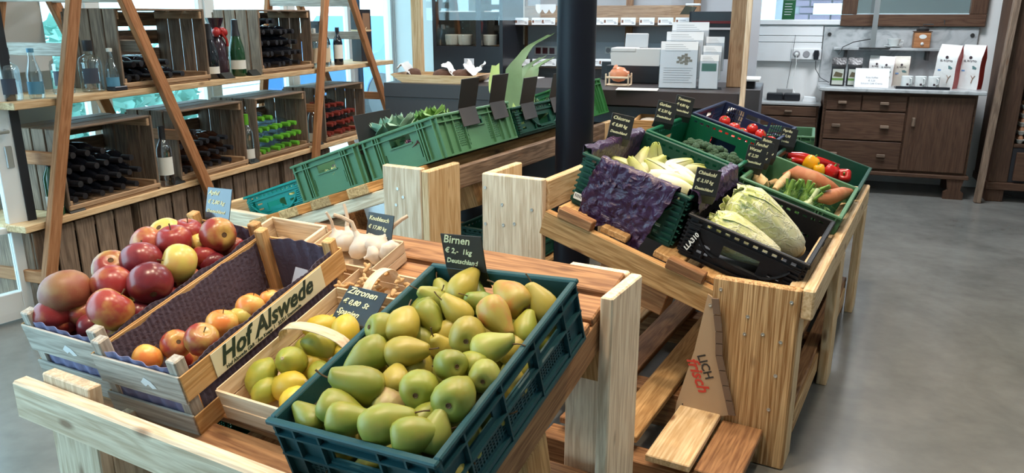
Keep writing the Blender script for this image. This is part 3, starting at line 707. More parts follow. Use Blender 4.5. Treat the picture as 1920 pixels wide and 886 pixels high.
# ---- two wooden fruit crates with purple lining
AW, AL, AH = .275, .575, .165
AM2 = STD @ T(-1.342 - AW / 2, .956, .641) @ RZ(3.0) @ RX(13.6) @ T(0, 0, -AH)
AM1 = STD @ T(-1.342 - AW * 1.5 - .012, .966, .650) @ RZ(3.0) @ RX(13.6) @ RY(1) @ T(0, 0, -AH)
M_lining = plain('purple_crate_paper', (.085, .070, .112), .75, var=.2, vscale=6, bump=.4, bscale=90)
M_lining2 = plain('lilac_crate_paper', (.20, .20, .36), .7, var=.2, vscale=9, bump=.3, bscale=60)
def fruit_crate(label, M, side_kind, end_kind):
    c = thing('fruit_crate', label, 'crate', M); W, Ln, h = AW, AL, AH
    for x in (-1, 1):
        for y in (0, 1):
            board(c, 'corner_post', *sorted((x * (W / 2 - .004), x * (W / 2 - .034))), *((.004, .034) if y == 0 else (Ln - .034, Ln - .004)), .0, h + .033, 'grey' if y == 0 else 'fruit')
    for y0, kd in ((0, end_kind), (Ln, 'fruit')):
        ya, yb = (y0 - .003, y0 + .003)
        board(c, 'end_slat', -W / 2, W / 2, ya, yb, 0.0, .058, kd, None, .001); board(c, 'end_slat', -W / 2, W / 2, ya, yb, .09, h, kd, None, .001)
    for x in (-1, 1):
        xa, xb = sorted((x * W / 2, x * (W / 2 + .004)))
        board(c, 'side_slat', xa, xb, 0, Ln, 0, .056, side_kind, None, .001); board(c, 'side_slat', xa, xb, 0, Ln, .098, h, side_kind, None, .001)
    for k in range(5): board(c, 'bottom_slat', -W / 2 + .002 + k * (W - .004) / 5, -W / 2 - .006 + (k + 1) * (W - .004) / 5, .004, Ln - .004, 0, .004, 'fruit', None, .0008)
    # paper lining, inside all four walls, edge waving over the rim
    wv = lambda t: .004 * math.sin(t * 17) + .002 * math.sin(t * 41)
    for x in (-1, 1):
        def fn(u, v, x=x): return (x * (W / 2 - .036 + (.030 if v > .6 else .026) ), .04 + u * (Ln - .08), .006 + v * (h - .004 + wv(u + x)) + (.012 if x < 0 else 0) * v)
        def fn2(u, v, x=x): return (x * (W / 2 - .005 - .0012 * math.cos(u * 200)), .036 + u * (Ln - .072), .006 + v * (h - .001 + wv(u + x) + (.002 if x > 0 else -.008)))
        MB().sheet(fn2, 128, 5, .0012).obj('paper_lining', M_lining, c, smooth=60)
    for y in (0, 1):
        def fn(u, v, y=y): return (-W / 2 + .036 + u * (W - .072), (.006 + .003 * math.sin(u * 30 + v * 3) + .0025) if y == 0 else Ln - .012 - .003 * math.sin(u * 30), .006 + v * (h - .006 + wv(u * .4 + y) + .008))
        MB().sheet(fn, 30, 5, .0012).obj('paper_lining', M_lining2 if y == 0 else M_lining, c, smooth=60)
    return c
fc1 = fruit_crate('weathered grey-slatted fruit crate full of red apples, leftmost', AM1, 'fruit', 'grey')
fc2 = fruit_crate('slatted wooden fruit crate with purple lining and farm name label', AM2, 'fruit', 'grey')
lab = MB().cbox(AW / 2 + .0045, AW / 2 + .006, .085, .48, .1005, .1635, .0006).obj('paper_label', plain('cream_label', (.80, .75, .55), .6), fc2)
LM = T(AW / 2 + .0066, .105, .1185) @ RZ(90) @ RX(90)
text(fc2, 'Hof Alswede', .062, LM, plain('label_ink', (.012, .035, .03), .5), .35, .0016)
text(fc2, 'Hof Alswede GbR · Am Knapp 1 · 32351 Stemwede', .0125, T(AW / 2 + .0066, .115, .1045) @ RZ(90) @ RX(90), MATS['label_ink'], .1)
for c_, x_ in ((fc1, .02), (fc2, .03)):
    MB().prism([(-.022, -.004), (-.006, .012), (.012, .004), (.026, -.012), (.010, -.016), (0, -.006), (-.010, -.014)], 0, .0006, T(x_, -.0036, .128) @ RX(90)).obj('torn_label', plain('torn_paper', (.82, .84, .86), .7), c_)
# apples
def apple_mesh(seed):
    rnd = random.Random(seed); prof = []
    for i in range(15):
        t = i / 14; a = math.pi * t; r = math.sin(a) ** .82; z = -math.cos(a) * .90
        d = .20 * math.exp(-(r / .30) ** 2); z = z - d if t > .5 else z + d * .8
        prof.append((max(0, r * (1.02 + .05 * z)), z))
    m = MB().lathe(prof, 18); m.v = [(x * (1 + .035 * math.sin(5 * math.atan2(y, x) + seed) * (1 - z)) * .5 + x * .5, y, z) for x, y, z in m.v]
    return m.mesh('apple', 70)
ap_me = [apple_mesh(s) for s in range(3)]
ast_me = MB().tube([(0, 0, .62), (.02, 0, .85), (.07, .02, 1.08)], [.035, .03, .045], 6).mesh('stem', 50); ast_me.materials.append(M_stem)
acal_me = MB().lathe([(0, -.72), (.06, -.70), (.13, -.80), (.16, -.78)], 8).mesh('calyx', 40); acal_me.materials.append(MATS['calyx_brown'])
AC = {'r': ('red', fruit_mat('apple_red', (.27, .026, .028), (.42, .15, .05), .30, (.6, .35, .2), .30, scale=.9, sa=.35, sk=26.)), 'm': ('red and yellow', fruit_mat('apple_mixed', (.33, .045, .035), (.52, .33, .085), .55, (.6, .4, .2), .30, scale=.9, sa=.35, sk=26.)),
      'd': ('dark crimson', fruit_mat('apple_dark', (.145, .014, .024), (.25, .035, .04), .5, (.5, .3, .2), .28, scale=.9, sa=.35, sk=26.)), 'y': ('yellow-green', fruit_mat('apple_yellow', (.58, .47, .11), (.60, .36, .12), .3, (.3, .22, .06), .32, scale=.9, sa=.35, sk=26.)),
      'b': ('dull brownish red', fruit_mat('apple_brown', (.27, .075, .045), (.34, .18, .075), .6, (.6, .45, .25), .45, scale=.9, sa=.35, sk=26.)), 'o': ('orange-red', fruit_mat('apple_orange', (.74, .22, .05), (.72, .50, .13), .65, (.7, .4, .15), .32, scale=.9, sa=.35, sk=26.))}
AP_ME = {}
for k in range(3):
    for c in AC: me = ap_me[k].copy(); me.materials.append(AC[c][1]); AP_ME[k, c] = me
# u, v, radius px, phi, tau (stem), colour, offset
APP1 = [(238,451,34,60,-20,'m',.03),(280,434,31,-70,-55,'y',.03),(318,424,20,80,10,'y',.0),(326,452,32,95,25,'r',.04),(351,437,29,80,20,'r',.02),(409,440,33,180,-45,'m',.03),(375,457,20,70,30,'y',.0),(384,480,23,90,10,'r',-.01),
 (336,493,35,165,30,'y',.03),(265,489,36,100,-20,'d',.035),(285,532,39,130,-40,'d',.03),(198,499,32,-120,-50,'m',.03),(166,492,29,90,20,'r',.015),(211,536,37,70,-55,'r',.03),(122,549,42,120,-15,'b',.04),(207,580,39,60,-15,'m',.03),
 (76,583,32,120,-10,'r',.0),(152,585,25,90,40,'m',-.01),(174,561,20,90,40,'m',-.02),(255,570,20,90,40,'y',-.02),(112,606,20,90,30,'r',-.02),(172,533,18,90,40,'m',-.02),(300,490,24,90,0,'r',-.02),(240,520,20,90,0,'m',-.03)]
APP2 = [(276,671,26,70,-30,'o',-.055),(330,645,27,-150,-50,'m',-.05),(378,636,31,60,35,'m',-.035),(416,607,29,80,10,'o',-.04),(469,577,27,80,-20,'o',-.045),(453,595,23,90,0,'y',-.055),(506,560,19,100,10,'o',-.06),(410,630,18,90,10,'m',-.075)]
for APP, M, cl, nr, rn in ((APP1, AM1, 'leftmost fruit crate', 5, ['back row', 'second rear row', 'middle row', 'second front row', 'front row']), (APP2, AM2, 'labelled fruit crate', 2, ['rear row', 'front row'])):
    rl = rank_labels([(a[0], a[1]) for a in APP], nr, rn)
    for k, (u, v, rp, phi, tau, col, off) in enumerate(APP):
        w_ = hit(u, v, M @ T(0, 0, AH), off); R0 = rp / FPX * (w_ - CAMP).length / 1.06; w_ = clamp_in(w_, M, AW / 2, 0, AL, R0 * .9 + .004)
        o = link('apple', AP_ME[k % 3, col], None, None, axis_frame(w_, phi, tau, k * 31, R0)); tag(o, f'{AC[col][0]} apple, {rl[k]}, {cl}', 'apple', 'apples in the ' + cl)
        link('stem', ast_me, None, o); link('calyx', acal_me, None, o)
rnd = random.Random(9)
for M, n, z0, cl in ((AM1, 1, .135, 'leftmost fruit crate'), (AM1, 0, .07, 'leftmost fruit crate'), (AM2, 0, .04, 'labelled fruit crate')):
    for i in range(3):
        for j in range(6):
            if M is AM2 and j > 4: continue
            o = link('apple', AP_ME[(i + j) % 3, 'rmd'[(i * 2 + j) % 3] if M is AM1 else 'om'[(i + j) % 2]], None, None, M @ T(-.076 + i * .076, .075 + j * .085, z0) @ RX(rnd.uniform(0, 360)) @ RY(rnd.uniform(0, 90)) @ Matrix.Scale(.0345, 4))
            tag(o, f'half-hidden apple {["deep down", "just below the heap"][n]}, {ORD[i]} from left, {ORD[j]} from front, {cl}', 'apple', 'apples in the ' + cl)
price_sign('glossy slate apple price sign behind the red apples, reflecting blue daylight', AM1 @ T(-.062, AL + .012, AH + .004) @ RZ(4), ['Apfel', '€ 2,80 kg', 'Deutschland'], .092, .092, .03, 30, mat=plain('glossy_slate', (.03, .05, .09), .2, spec=.8, coat=.4), sz=.016)
MB().prism([(-.03, 0), (.035, -.004), (.028, .045), (-.012, .055)], 0, .0012, AM2 @ T(.06, .47, .09) @ RX(60) @ RZ(10)).obj('paper_scrap', plain('grey_paper', (.42, .41, .46), .8), None)
tag(bpy.data.objects['paper_scrap'], 'grey paper scrap standing among apples in the labelled fruit crate', 'paper')
# ---- lemon basket
LBM = FRM @ T(-1.215, .315, .004) @ RZ(1)
chip_basket('chip-wood basket of lemons between apple crate and pear crate', LBM, .215, .42, .085, .052, hdir='x')
lem_prof = [(0, -.046), (.006, -.045), (.011, -.040), (.020, -.034), (.029, -.022), (.0325, -.006), (.0325, .008), (.029, .022), (.021, .033), (.012, .040), (.007, .045), (.0, .0465)]
LC = {'g': ('green-tinged', fruit_mat('lemon_green', (.27, .30, .04), (.38, .35, .045), .5, (.30, .28, .05), .42)), 'y': ('yellow', fruit_mat('lemon_yellow', (.60, .44, .04), (.50, .42, .05), .3, (.5, .36, .05), .42))}
lem_me = {}
for c in LC: me = MB().lathe(lem_prof, 16).mesh('lemon', 70); me.materials.append(LC[c][1]); lem_me[c] = me
lsc = MB().lathe([(0, .0462), (.003, .0468), (.0045, .0455)], 8).mesh('stem_scar'); lsc.materials.append(plain('scar', (.45, .36, .22), .8))
LEM = [(490,706,34,70,-30,'g',.055,'pointed lemon in the near left corner of the basket'),(547,677,33,120,70,'g',.075,'lemon with its round stem scar facing the viewer'),(542,724,34,20,20,'y',.05,'bright lemon nearest the pear crate corner'),(583,688,30,40,-20,'y',.03,'lemon under the basket handle'),
 (602,645,35,170,20,'g',.07,'large lemon just behind the basket handle'),(602,614,28,10,-10,'y',.06,'lemon second from the back of the basket'),(647,621,31,90,-40,'y',.08,'lemon leaning before the blue slate sign'),(508,728,22,80,0,'y',.03,'lemon half hidden at the basket front'),(570,655,22,60,0,'g',.02,'lemon half hidden in the middle of the basket')]
for k, (u, v, rp, phi, tau, col, off, lb) in enumerate(LEM):
    w_ = hit(u, v, FRM, off); sc = rp / FPX * (w_ - CAMP).length / .0385
    o = link('lemon', lem_me[col], None, None, axis_frame(w_, phi, tau, 0, max(.75, min(1.05, sc)))); tag(o, f'{LC[col][0]} {lb}', 'lemon', 'lemons in the chip basket'); link('stem_scar', lsc, None, o)
for i in range(2):
    for j in range(4):
        o = link('lemon', lem_me['gy'[(i + j) % 2]], None, None, LBM @ T(-.045 + i * .085, -.14 + j * .09, .04) @ RX(90) @ RY(j * 40) @ Matrix.Scale(.86, 4)); tag(o, f'lemon deep in the chip basket, {ORD[i]} from left, {ORD[j]} from front', 'lemon', 'lemons in the chip basket')
price_sign('slate lemon price sign lying against the back of the lemon basket', Matrix.Translation(hit(656, 607, FRM, .066)) @ RZ(-31) @ RX(-12), ['Zitronen', '€ 0,80  St', 'Spanien'], .125, .10, .03, 36, mat=plain('slate_blue', (.022, .030, .045), .25, spec=.8, coat=.6), sz=.024)
# ---- garlic basket
GBM = FRM @ T(-1.452, .735, .004)
chip_basket('shallow chip-wood basket holding garlic bulbs', GBM, .265, .15, .065, 0)
M_garlic = plain('garlic_skin', (.60, .54, .48), .55, var=.12, vscale=14, bump=.15, bscale=40); M_gstem = plain('garlic_stalk', (.52, .42, .33), .7)
def garlic_me(seed):
    m = MB().lathe([(0, -.020), (.012, -.022), (.026, -.019), (.035, -.007), (.034, .005), (.026, .014), (.014, .020), (.007, .026), (.005, .036)], 20)
    m.v = [(x * (1 + .09 * math.cos(7 * math.atan2(y, x) + seed) * (1 if abs(z) < .018 else .2)), y * (1 + .09 * math.cos(7 * math.atan2(y, x) + seed) * (1 if abs(z) < .018 else .2)), z) for x, y, z in m.v]
    return m.mesh('garlic', 70)
g_me = garlic_me(1); g_me.materials.append(M_garlic)
gst = [MB().tube([(0, 0, .036), (.004, 0, .055), (.002 + b * .01, 0, .075), (b * .02, 0, .088)], [.0055, .0045, .0042, .004], 7).mesh('stalk', 50) for b in (0, 1, -1)]
for g_ in gst: g_.materials.append(M_gstem)
GAR = [(655,452,100,-5,0,'garlic bulb with upright stalk in the left end of the garlic basket',1.3),(682,460,120,10,2,'garlic bulb with stalk bent left, second from left in the basket',1.4),(712,462,60,0,1,'garlic bulb with stalk bent right, in the middle of the basket',1.35),(633,446,110,20,0,'garlic bulb half hidden behind the labelled crate',1.0),(730,472,150,-40,-1,'small white garlic bulb before the garlic sign',1.0),(700,478,200,20,-1,'garlic bulb lying at the basket front',.8)]
for (u, v, phi, tau, st, lb, sc) in GAR:
    o = link('garlic', g_me, None, None, axis_frame(hit(u, v, FRM, .05), phi, tau, 20, sc)); tag(o, lb, 'garlic', 'garlic bulbs')
    if st >= 0: link('stalk', gst[st], None, o)
price_sign('slate garlic price sign standing at the back of the garlic basket', Matrix.Translation(hit(709, 456, FRM, .055)) @ RZ(-31), ['Knoblauch', '€ 17,80 kg', 'Deutschland'], .098, .088, .04, 14, sz=.020)
# ---- ginger basket
NBM = FRM @ T(-1.235, .59, .004)
chip_basket('small chip-wood basket of knobbly brown ginger with a strap handle', NBM, .245, .135, .06, .05, hdir='y')
M_ging = fruit_mat('ginger_skin', (.50, .30, .13), (.62, .44, .24), .5, (.25, .12, .05), .7)
def knob_me(seed):
    rnd = random.Random(seed); m = MB(); pts = []
    d = Vector((1, 0, 0)); p = Vector((0, 0, 0))
    for i in range(5): pts.append(p.copy()); p += d * .011; d = (d + Vector((0, rnd.uniform(-.7, .7), rnd.uniform(-.5, .5)))).normalized()
    m.tube(pts, [.003, .008, .007, .0085, .003], 7); m.tube([pts[2], pts[2] + Vector((.002, .014, .003)), pts[2] + Vector((.003, .020, .004))], [.006, .0065, .002], 6)
    return m.mesh('ginger', 60)
kn = [knob_me(s) for s in range(4)]
for k_ in kn: k_.materials.append(M_ging)
rnd = random.Random(3)
for i in range(38):
    gi = i; x, y = -.100 + (i % 8) * .026 + rnd.uniform(-.006, .006), -.048 + (i // 8) * .024 + rnd.uniform(-.004, .004); z = .030 + .03 * (i % 3) / 2 + .004
    o = link('ginger_root', kn[i % 4], None, None, NBM @ T(x, y, z) @ RZ(rnd.uniform(0, 360)) @ RX(rnd.uniform(0, 360)) @ Matrix.Scale(rnd.uniform(.65, .95), 4)); tag(o, f'knobbly ginger piece, {ORD[gi % 8]} from left, {ORD[gi // 8]} row from front, strap-handled basket', 'ginger', 'ginger pieces in the basket')
# ---- open pale wooden box behind the labelled crate
bx = thing('wooden_box', 'open pale wooden box behind the purple-lined apple crate', 'box', FRM @ T(-1.71, .74, .002))
for (a, b_, c_, d_) in ((-.115, .115, -.065, -.055), (-.115, .115, .055, .065), (-.115, -.105, -.055, .055), (.105, .115, -.055, .055)): board(bx, 'box_side', a, b_, c_, d_, 0, .085, 'white', None, .002)
board(bx, 'box_bottom', -.105, .105, -.055, .055, 0, .012, 'white', None, .001)
# ---- under the front stand
plastic_crate('green plastic crate standing under the front stand at far left', STD @ T(-1.62, 1.25, .124), .36, .5, .16, P_EMER, 'euro')
cm = MB().lathe([(0, 0), (.05, .004), (.085, .03), (.098, .07), (.085, .11), (.05, .132), (0, .138)], 20); rnd = random.Random(2)
cm.v = [(x * (1 + rnd.uniform(-.05, .05)), y * (1 + rnd.uniform(-.05, .05)), z * (1 + rnd.uniform(-.03, .03))) for x, y, z in cm.v]
o = cm.obj('cauliflower', plain('cauliflower_white', (.80, .82, .78), .8, bump=.8, bscale=120), None, STD @ T(-1.46, 1.04, .13), smooth=50); tag(o, 'white cauliflower under the front rail of the pale stand', 'cauliflower')
# ================================================================ RIGHT STAND: endive, cabbage, roots, peppers ...
DK = .018            # slat top above deck frame
def RC(x, q, z=DK): return RGT @ T(x, q, z)
# crates: x = middle down the slope, q = middle along the stand
E_H = .195
endM = RC(.205, 2.745); cabM = RC(.625, 2.735, DK); carM = RC(.640, 3.36); pepM = RC(.645, 3.985); broM = RC(.215, 3.365); tomM = RC(.225, 3.985)
enc = plastic_crate('dark green folding crate draped in purple paper, holding endive', endM, .385, .58, E_H, P_DKGREEN, 'fold')
cbc = plastic_crate('black folding crate with two Chinese cabbages', cabM, .385, .58, .15, P_BLACK, 'fold')
plastic_crate('mid green crate with sweet potatoes, fennel and parsnip', carM, .385, .58, .165, P_GREEN, 'solid')
plastic_crate('dark green crate of red peppers at far right', pepM, .385, .58, .15, P_DKGREEN, 'solid')
plastic_crate('emerald green crate of broccoli behind the endive crate', broM, .385, .58, .20, P_EMER, 'fold')
plastic_crate('navy blue mesh crate of tomatoes', tomM, .385, .58, .21, P_NAVY, 'mesh')
sticker = MB().cbox(-.185, -.125, -.3085, -.307, .028, .052, .0005).obj('barcode_sticker', plain('sticker_white', (.8, .82, .8), .5), enc)
for k in range(9): MB().box(-.180 + k * .0055, -.1775 + k * .0055, -.3092, -.3086, .036, .048).obj('barcode_bar', M_seal, enc)
text(cbc, 'LLA310', .022, T(-.165, -.3055, .028) @ RX(90) @ RZ(72), plain('stencil_white', (.75, .75, .72), .6), .15, .0006)
# purple wrapping paper: one sheet over the near end, one hanging over each long side
def paper_mat():
    m = plain('crumpled_purple_paper', (.040, .018, .062), .30, var=.5, vscale=16); nt = m.node_tree; b = nt.nodes['Principled BSDF']
    tc = N(nt, 'ShaderNodeTexCoord'); v = N(nt, 'ShaderNodeTexVoronoi', i_Scale=26.0, feature='DISTANCE_TO_EDGE'); n = N(nt, 'ShaderNodeTexNoise', i_Scale=18.0, i_Detail=5.0, i_Distortion=1.0)
    L(nt, tc.outputs['Object'], n.inputs['Vector']); L(nt, n.outputs['Color'], v.inputs['Vector'])
    v1 = N(nt, 'ShaderNodeTexVoronoi', i_Scale=10.0); v2 = N(nt, 'ShaderNodeTexVoronoi', i_Scale=24.0)
    mxv = N(nt, 'ShaderNodeVectorMath', operation='MULTIPLY_ADD'); mxv.inputs[1].default_value = (.12, .12, .12); L(nt, n.outputs['Color'], mxv.inputs[0]); L(nt, tc.outputs['Object'], mxv.inputs[2])
    L(nt, mxv.outputs[0], v1.inputs['Vector']); L(nt, mxv.outputs[0], v2.inputs['Vector'])
    h1 = N(nt, 'ShaderNodeMath', operation='MULTIPLY_ADD'); h1.inputs[1].default_value = .45; L(nt, v2.outputs['Distance'], h1.inputs[0]); L(nt, v1.outputs['Distance'], h1.inputs[2])
    bp = N(nt, 'ShaderNodeBump', i_Strength=.6, i_Distance=.018); L(nt, h1.outputs[0], bp.inputs['Height']); L(nt, bp.outputs[0], b.inputs['Normal']); return m
M_paper = paper_mat()
rnd = random.Random(11); CR = [[rnd.uniform(-1, 1) for _ in range(64)] for _ in range(64)]
def crump(u, v, a=.006):
    x, y = u * 21, v * 21; i, j = int(x) % 62, int(y) % 62; f, g = x - int(x), y - int(y)
    return a * ((CR[i][j] * (1 - f) + CR[i + 1][j] * f) * (1 - g) + (CR[i][j + 1] * (1 - f) + CR[i + 1][j + 1] * f) * g)
pp = thing('wrapping_paper', 'crumpled dark purple paper lining and hanging over the endive crate', 'paper', endM)
H = E_H
def near_flap(u, v):
    x = (-.127 - .02 * v) * (1 - u) + (.155 - .055 * v * v) * u + .006 * math.sin(v * 7)
    hang = .225 + .035 * u + .02 * math.sin(u * 9)
    s = v * (.09 + hang)                       # 0: inside, then over rim, then down outside
    if s < .07: y, z = -.283, H + .012 - (.07 - s)
    elif s < .10: f = (s - .07) / .03; y, z = -.283 - .036 * f, H + .014 + .004 * math.sin(f * 3.14)
    else: y, z = -.319 - .012 * (s - .10), H + .012 - (s - .10)
    return (x + crump(v, u, .004), y - abs(crump(u, v, .014)) - abs(crump(u * 2.3, v * 2.3, .006)), z + crump(u + .3, v, .004))
MB().sheet(near_flap, 36, 40, .0012).obj('near_flap', M_paper, pp, smooth=55)
def right_flap(u, v):
    y = -.27 + u * .55; s = v * .20
    if s < .08: x, z = .180, H + .010 - (.08 - s)
    elif s < .115: f = (s - .08) / .035; x, z = .180 + .032 * f, H + .014
    else: x, z = .212 + .3 * (s - .115), H + .012 - (s - .115) * .7
    return (x + abs(crump(u, v, .008)) * .6, y, z + crump(v, u, .006))
MB().sheet(right_flap, 40, 20, .0012).obj('side_flap', M_paper, pp, smooth=55)
def left_flap(u, v):
    y = -.28 + u * .54; s = v * .17
    if s < .11: x, z = -.180, H + .010 - (.11 - s)
    else: f = (s - .11) / .06; x, z = -.180 - .034 * min(1, f * 2), H + .015 - max(0, f - .5) * .05
    return (x - crump(u, v, .006) * .5, y, z + crump(v, u, .005))
MB().sheet(left_flap, 40, 16, .0012).obj('side_flap', M_paper, pp, smooth=55)
# endive
end_prof = [(0, -.078), (.012, -.075), (.021, -.060), (.027, -.035), (.029, -.010), (.026, .020), (.020, .045), (.013, .065), (.006, .080), (0, .086)]
def endive_mat():
    m, nt, b = nodes_of('endive_leaf'); tc = N(nt, 'ShaderNodeTexCoord'); sp = N(nt, 'ShaderNodeSeparateXYZ'); L(nt, tc.outputs['Object'], sp.inputs[0])
    wv = N(nt, 'ShaderNodeTexNoise', i_Scale=40.); L(nt, tc.outputs['Object'], wv.inputs['Vector'])
    a = N(nt, 'ShaderNodeMath', operation='MULTIPLY_ADD'); a.inputs[1].default_value = .04; L(nt, wv.outputs[0], a.inputs[0]); L(nt, sp.outputs[2], a.inputs[2])
    r = N(nt, 'ShaderNodeMapRange'); r.inputs[1].default_value = .0; r.inputs[2].default_value = .10; L(nt, a.outputs[0], r.inputs[0])
    mx = N(nt, 'ShaderNodeMix', data_type='RGBA'); mx.inputs[6].default_value = (.68, .66, .52, 1); mx.inputs[7].default_value = (.38, .43, .09, 1); L(nt, r.outputs[0], mx.inputs[0]); L(nt, mx.outputs[2], b.inputs['Base Color']); b.inputs['Roughness'].default_value = .4
    return m
M_end = endive_mat()
def endive_meshes(seed):
    m = MB().lathe(end_prof, 14); m.v = [(x * (1 + .10 * math.cos(3 * math.atan2(y, x) + z * 20 + seed)), y * .9, z) for x, y, z in m.v]; core = m.mesh('endive', 70)
    leaves = []
    for k in range(3):
        def fn(u, v, k=k):
            z = -.072 + u * .150; w_ = .024 * math.sin(math.pi * (u * .88 + .08)) ** .7; a = (v - .5) * 2.0
            r = .031 * math.sin(math.pi * (u * .8 + .16)) ** .8 + .002 + (.012 * (u - .7) if u > .7 else 0) * (k + 1) * .6
            return (r * math.cos(a + k * 2.1 + seed), r * .92 * math.sin(a + k * 2.1 + seed), z)
        leaves.append(MB().sheet(fn, 10, 5, .0016).mesh('outer_leaf', 70))
    for x in [core] + leaves: x.materials.append(M_end)
    return core, leaves
EN = [endive_meshes(s) for s in (0, 1.3)]
ends = [(1178,318,150,10,.11),(1212,318,35,10,.12),(1228,305,95,35,.145),(1243,325,140,-20,.135),(1256,338,-15,5,.14),(1272,352,-25,5,.135),(1285,335,-40,20,.13),(1262,315,20,-10,.12),(1292,350,-50,10,.12),(1200,332,120,10,.10),(1235,340,200,0,.115),(1283,322,10,0,.115),(1250,360,-30,5,.105),(1195,312,60,0,.09)]
rl = rank_labels([(e[0], e[1]) for e in ends], 3, ['back row', 'middle row', 'front row'])
for k, (u, v, phi, tau, off) in enumerate(ends):
    w_ = clamp_in(hit(u, v, endM, off), endM, .19, -.29, .29, .05)
    core, lv = EN[k % 2]; o = link('endive', core, None, None, axis_frame(w_, phi, tau, k * 50, 1.08)); tag(o, f'pale yellow endive head, {rl[k]} of the purple-lined crate', 'endive', 'endive heads')
    for l_ in lv: link('outer_leaf', l_, None, o)
for i in range(3):
    for j in range(5):
        o = link('endive', EN[(i + j) % 2][0], None, None, endM @ T(-.11 + i * .11, -.21 + j * .10, .05) @ RZ(i * 37 + j * 50) @ RY(88) @ Matrix.Scale(1.05, 4)); tag(o, f'endive head low in the purple-lined crate, {ORD[i]} across and {ORD[j]} along', 'endive', 'endive heads')
# Chinese cabbages: ribbed body of wrapped leaves
def cabbage_mat():
    m, nt, b = nodes_of('chinese_cabbage_leaf'); tc = N(nt, 'ShaderNodeTexCoord'); sp = N(nt, 'ShaderNodeSeparateXYZ'); L(nt, tc.outputs['Object'], sp.inputs[0])
    n = N(nt, 'ShaderNodeTexNoise', i_Scale=16., i_Detail=6., i_Distortion=1.6); L(nt, tc.outputs['Object'], n.inputs['Vector'])
    a = N(nt, 'ShaderNodeMath', operation='MULTIPLY_ADD'); a.inputs[1].default_value = .22; L(nt, n.outputs[0], a.inputs[0]); L(nt, sp.outputs[2], a.inputs[2])
    r = N(nt, 'ShaderNodeValToRGB'); e = r.color_ramp.elements; mr = N(nt, 'ShaderNodeMapRange'); mr.inputs[1].default_value = -.06; mr.inputs[2].default_value = .30; L(nt, a.outputs[0], mr.inputs[0]); L(nt, mr.outputs[0], r.inputs[0])
    e[0].position = .1; e[0].color = (.74, .74, .55, 1); e[1].position = .95; e[1].color = (.44, .50, .16, 1); x = e.new(.5); x.color = (.64, .67, .36, 1)
    mv = N(nt, 'ShaderNodeMapping'); mv.inputs['Scale'].default_value = (34, 34, 13); nd = N(nt, 'ShaderNodeVectorMath', operation='MULTIPLY_ADD'); nd.inputs[1].default_value = (.06, .06, .06); L(nt, n.outputs['Color'], nd.inputs[0]); L(nt, tc.outputs['Object'], nd.inputs[2]); L(nt, nd.outputs[0], mv.inputs[0])
    vv = N(nt, 'ShaderNodeTexVoronoi', feature='DISTANCE_TO_EDGE', i_Scale=1.); L(nt, mv.outputs[0], vv.inputs['Vector'])
    ve = N(nt, 'ShaderNodeMapRange'); ve.inputs[1].default_value = .0; ve.inputs[2].default_value = .12; ve.inputs[3].default_value = .75; ve.inputs[4].default_value = 0.; L(nt, vv.outputs['Distance'], ve.inputs[0])
    w_ = N(nt, 'ShaderNodeTexWave', i_Scale=9., i_Distortion=9., i_Detail=3., wave_type='BANDS', bands_direction='DIAGONAL'); w_.inputs['Detail Scale'].default_value = 2.; L(nt, tc.outputs['Object'], w_.inputs['Vector'])
    mw = N(nt, 'ShaderNodeMapRange'); mw.inputs[1].default_value = .75; mw.inputs[2].default_value = 1.; mw.inputs[4].default_value = .5; L(nt, w_.outputs[0], mw.inputs[0])
    mx = N(nt, 'ShaderNodeMix', data_type='RGBA'); mx.inputs[7].default_value = (.76, .78, .62, 1); L(nt, ve.outputs[0], mx.inputs[0]); L(nt, r.outputs[0], mx.inputs[6]); L(nt, mx.outputs[2], b.inputs['Base Color'])
    b.inputs['Roughness'].default_value = .42
    bp = N(nt, 'ShaderNodeBump', i_Strength=.5, i_Distance=.006); ad = N(nt, 'ShaderNodeMath', operation='ADD'); L(nt, ve.outputs[0], ad.inputs[0]); L(nt, n.outputs[0], ad.inputs[1]); L(nt, ad.outputs[0], bp.inputs['Height']); L(nt, bp.outputs[0], b.inputs['Normal'])
    return m
M_cab = cabbage_mat()
def cabbage(label, M, sc, seed):
    c = thing('chinese_cabbage', label, 'cabbage', M @ Matrix.Scale(sc, 4))
    prof = [(.0, -.175), (.030, -.172), (.050, -.155), (.065, -.11), (.076, -.05), (.082, .01), (.082, .07), (.076, .115), (.060, .145), (.030, .160), (0, .163)]
    m = MB().lathe(prof, 30); m.v = [(x * (1 + .03 * math.sin(9 * math.atan2(y, x) + seed) + .02 * math.sin(17 * math.atan2(y, x) + z * 40)), y * (1 + .03 * math.sin(9 * math.atan2(y, x) + seed)), z) for x, y, z in m.v]
    m.obj('heart', M_cab, c, smooth=70)
    rnd = random.Random(seed)
    for k in range(8):
        a0 = k * 2.399 + seed
        def fn(u, v, a0=a0, k=k):
            z = -.168 + u * (.30 + .012 * (k % 4)); t = (z + .175) / .34
            w_ = .50 + .55 * t; r = .020 + .066 * math.sin(min(1, t * 1.25) * 1.45) ** .7 + .003 + .0022 * (k % 3)
            if t > .80: r -= (t - .80) * .16
            a = a0 + (v - .5) * 2 * w_; ruff = max(0, u - .45)
            r += (ruff * .010 + max(0, u - .82) * .06) * math.sin(v * 26 + k) * abs(v - .5) * 1.8 + (.004 * (1 - ((v - .5) * 6) ** 2) if abs(v - .5) < .16 else 0)
            return (r * math.cos(a), r * math.sin(a), z + ruff * .007 * math.sin(v * 19 + k * 2))
        MB().sheet(fn, 22, 22, .0016).obj('leaf', M_cab, c, smooth=75)
    MB().lathe([(0, -.185), (.026, -.184), (.030, -.175), (.03, -.165)], 14).obj('cut_stump', plain('cabbage_stump', (.62, .50, .28), .7), c, smooth=40)
    return c
w_ = hit(1434, 421, cabM, .135)
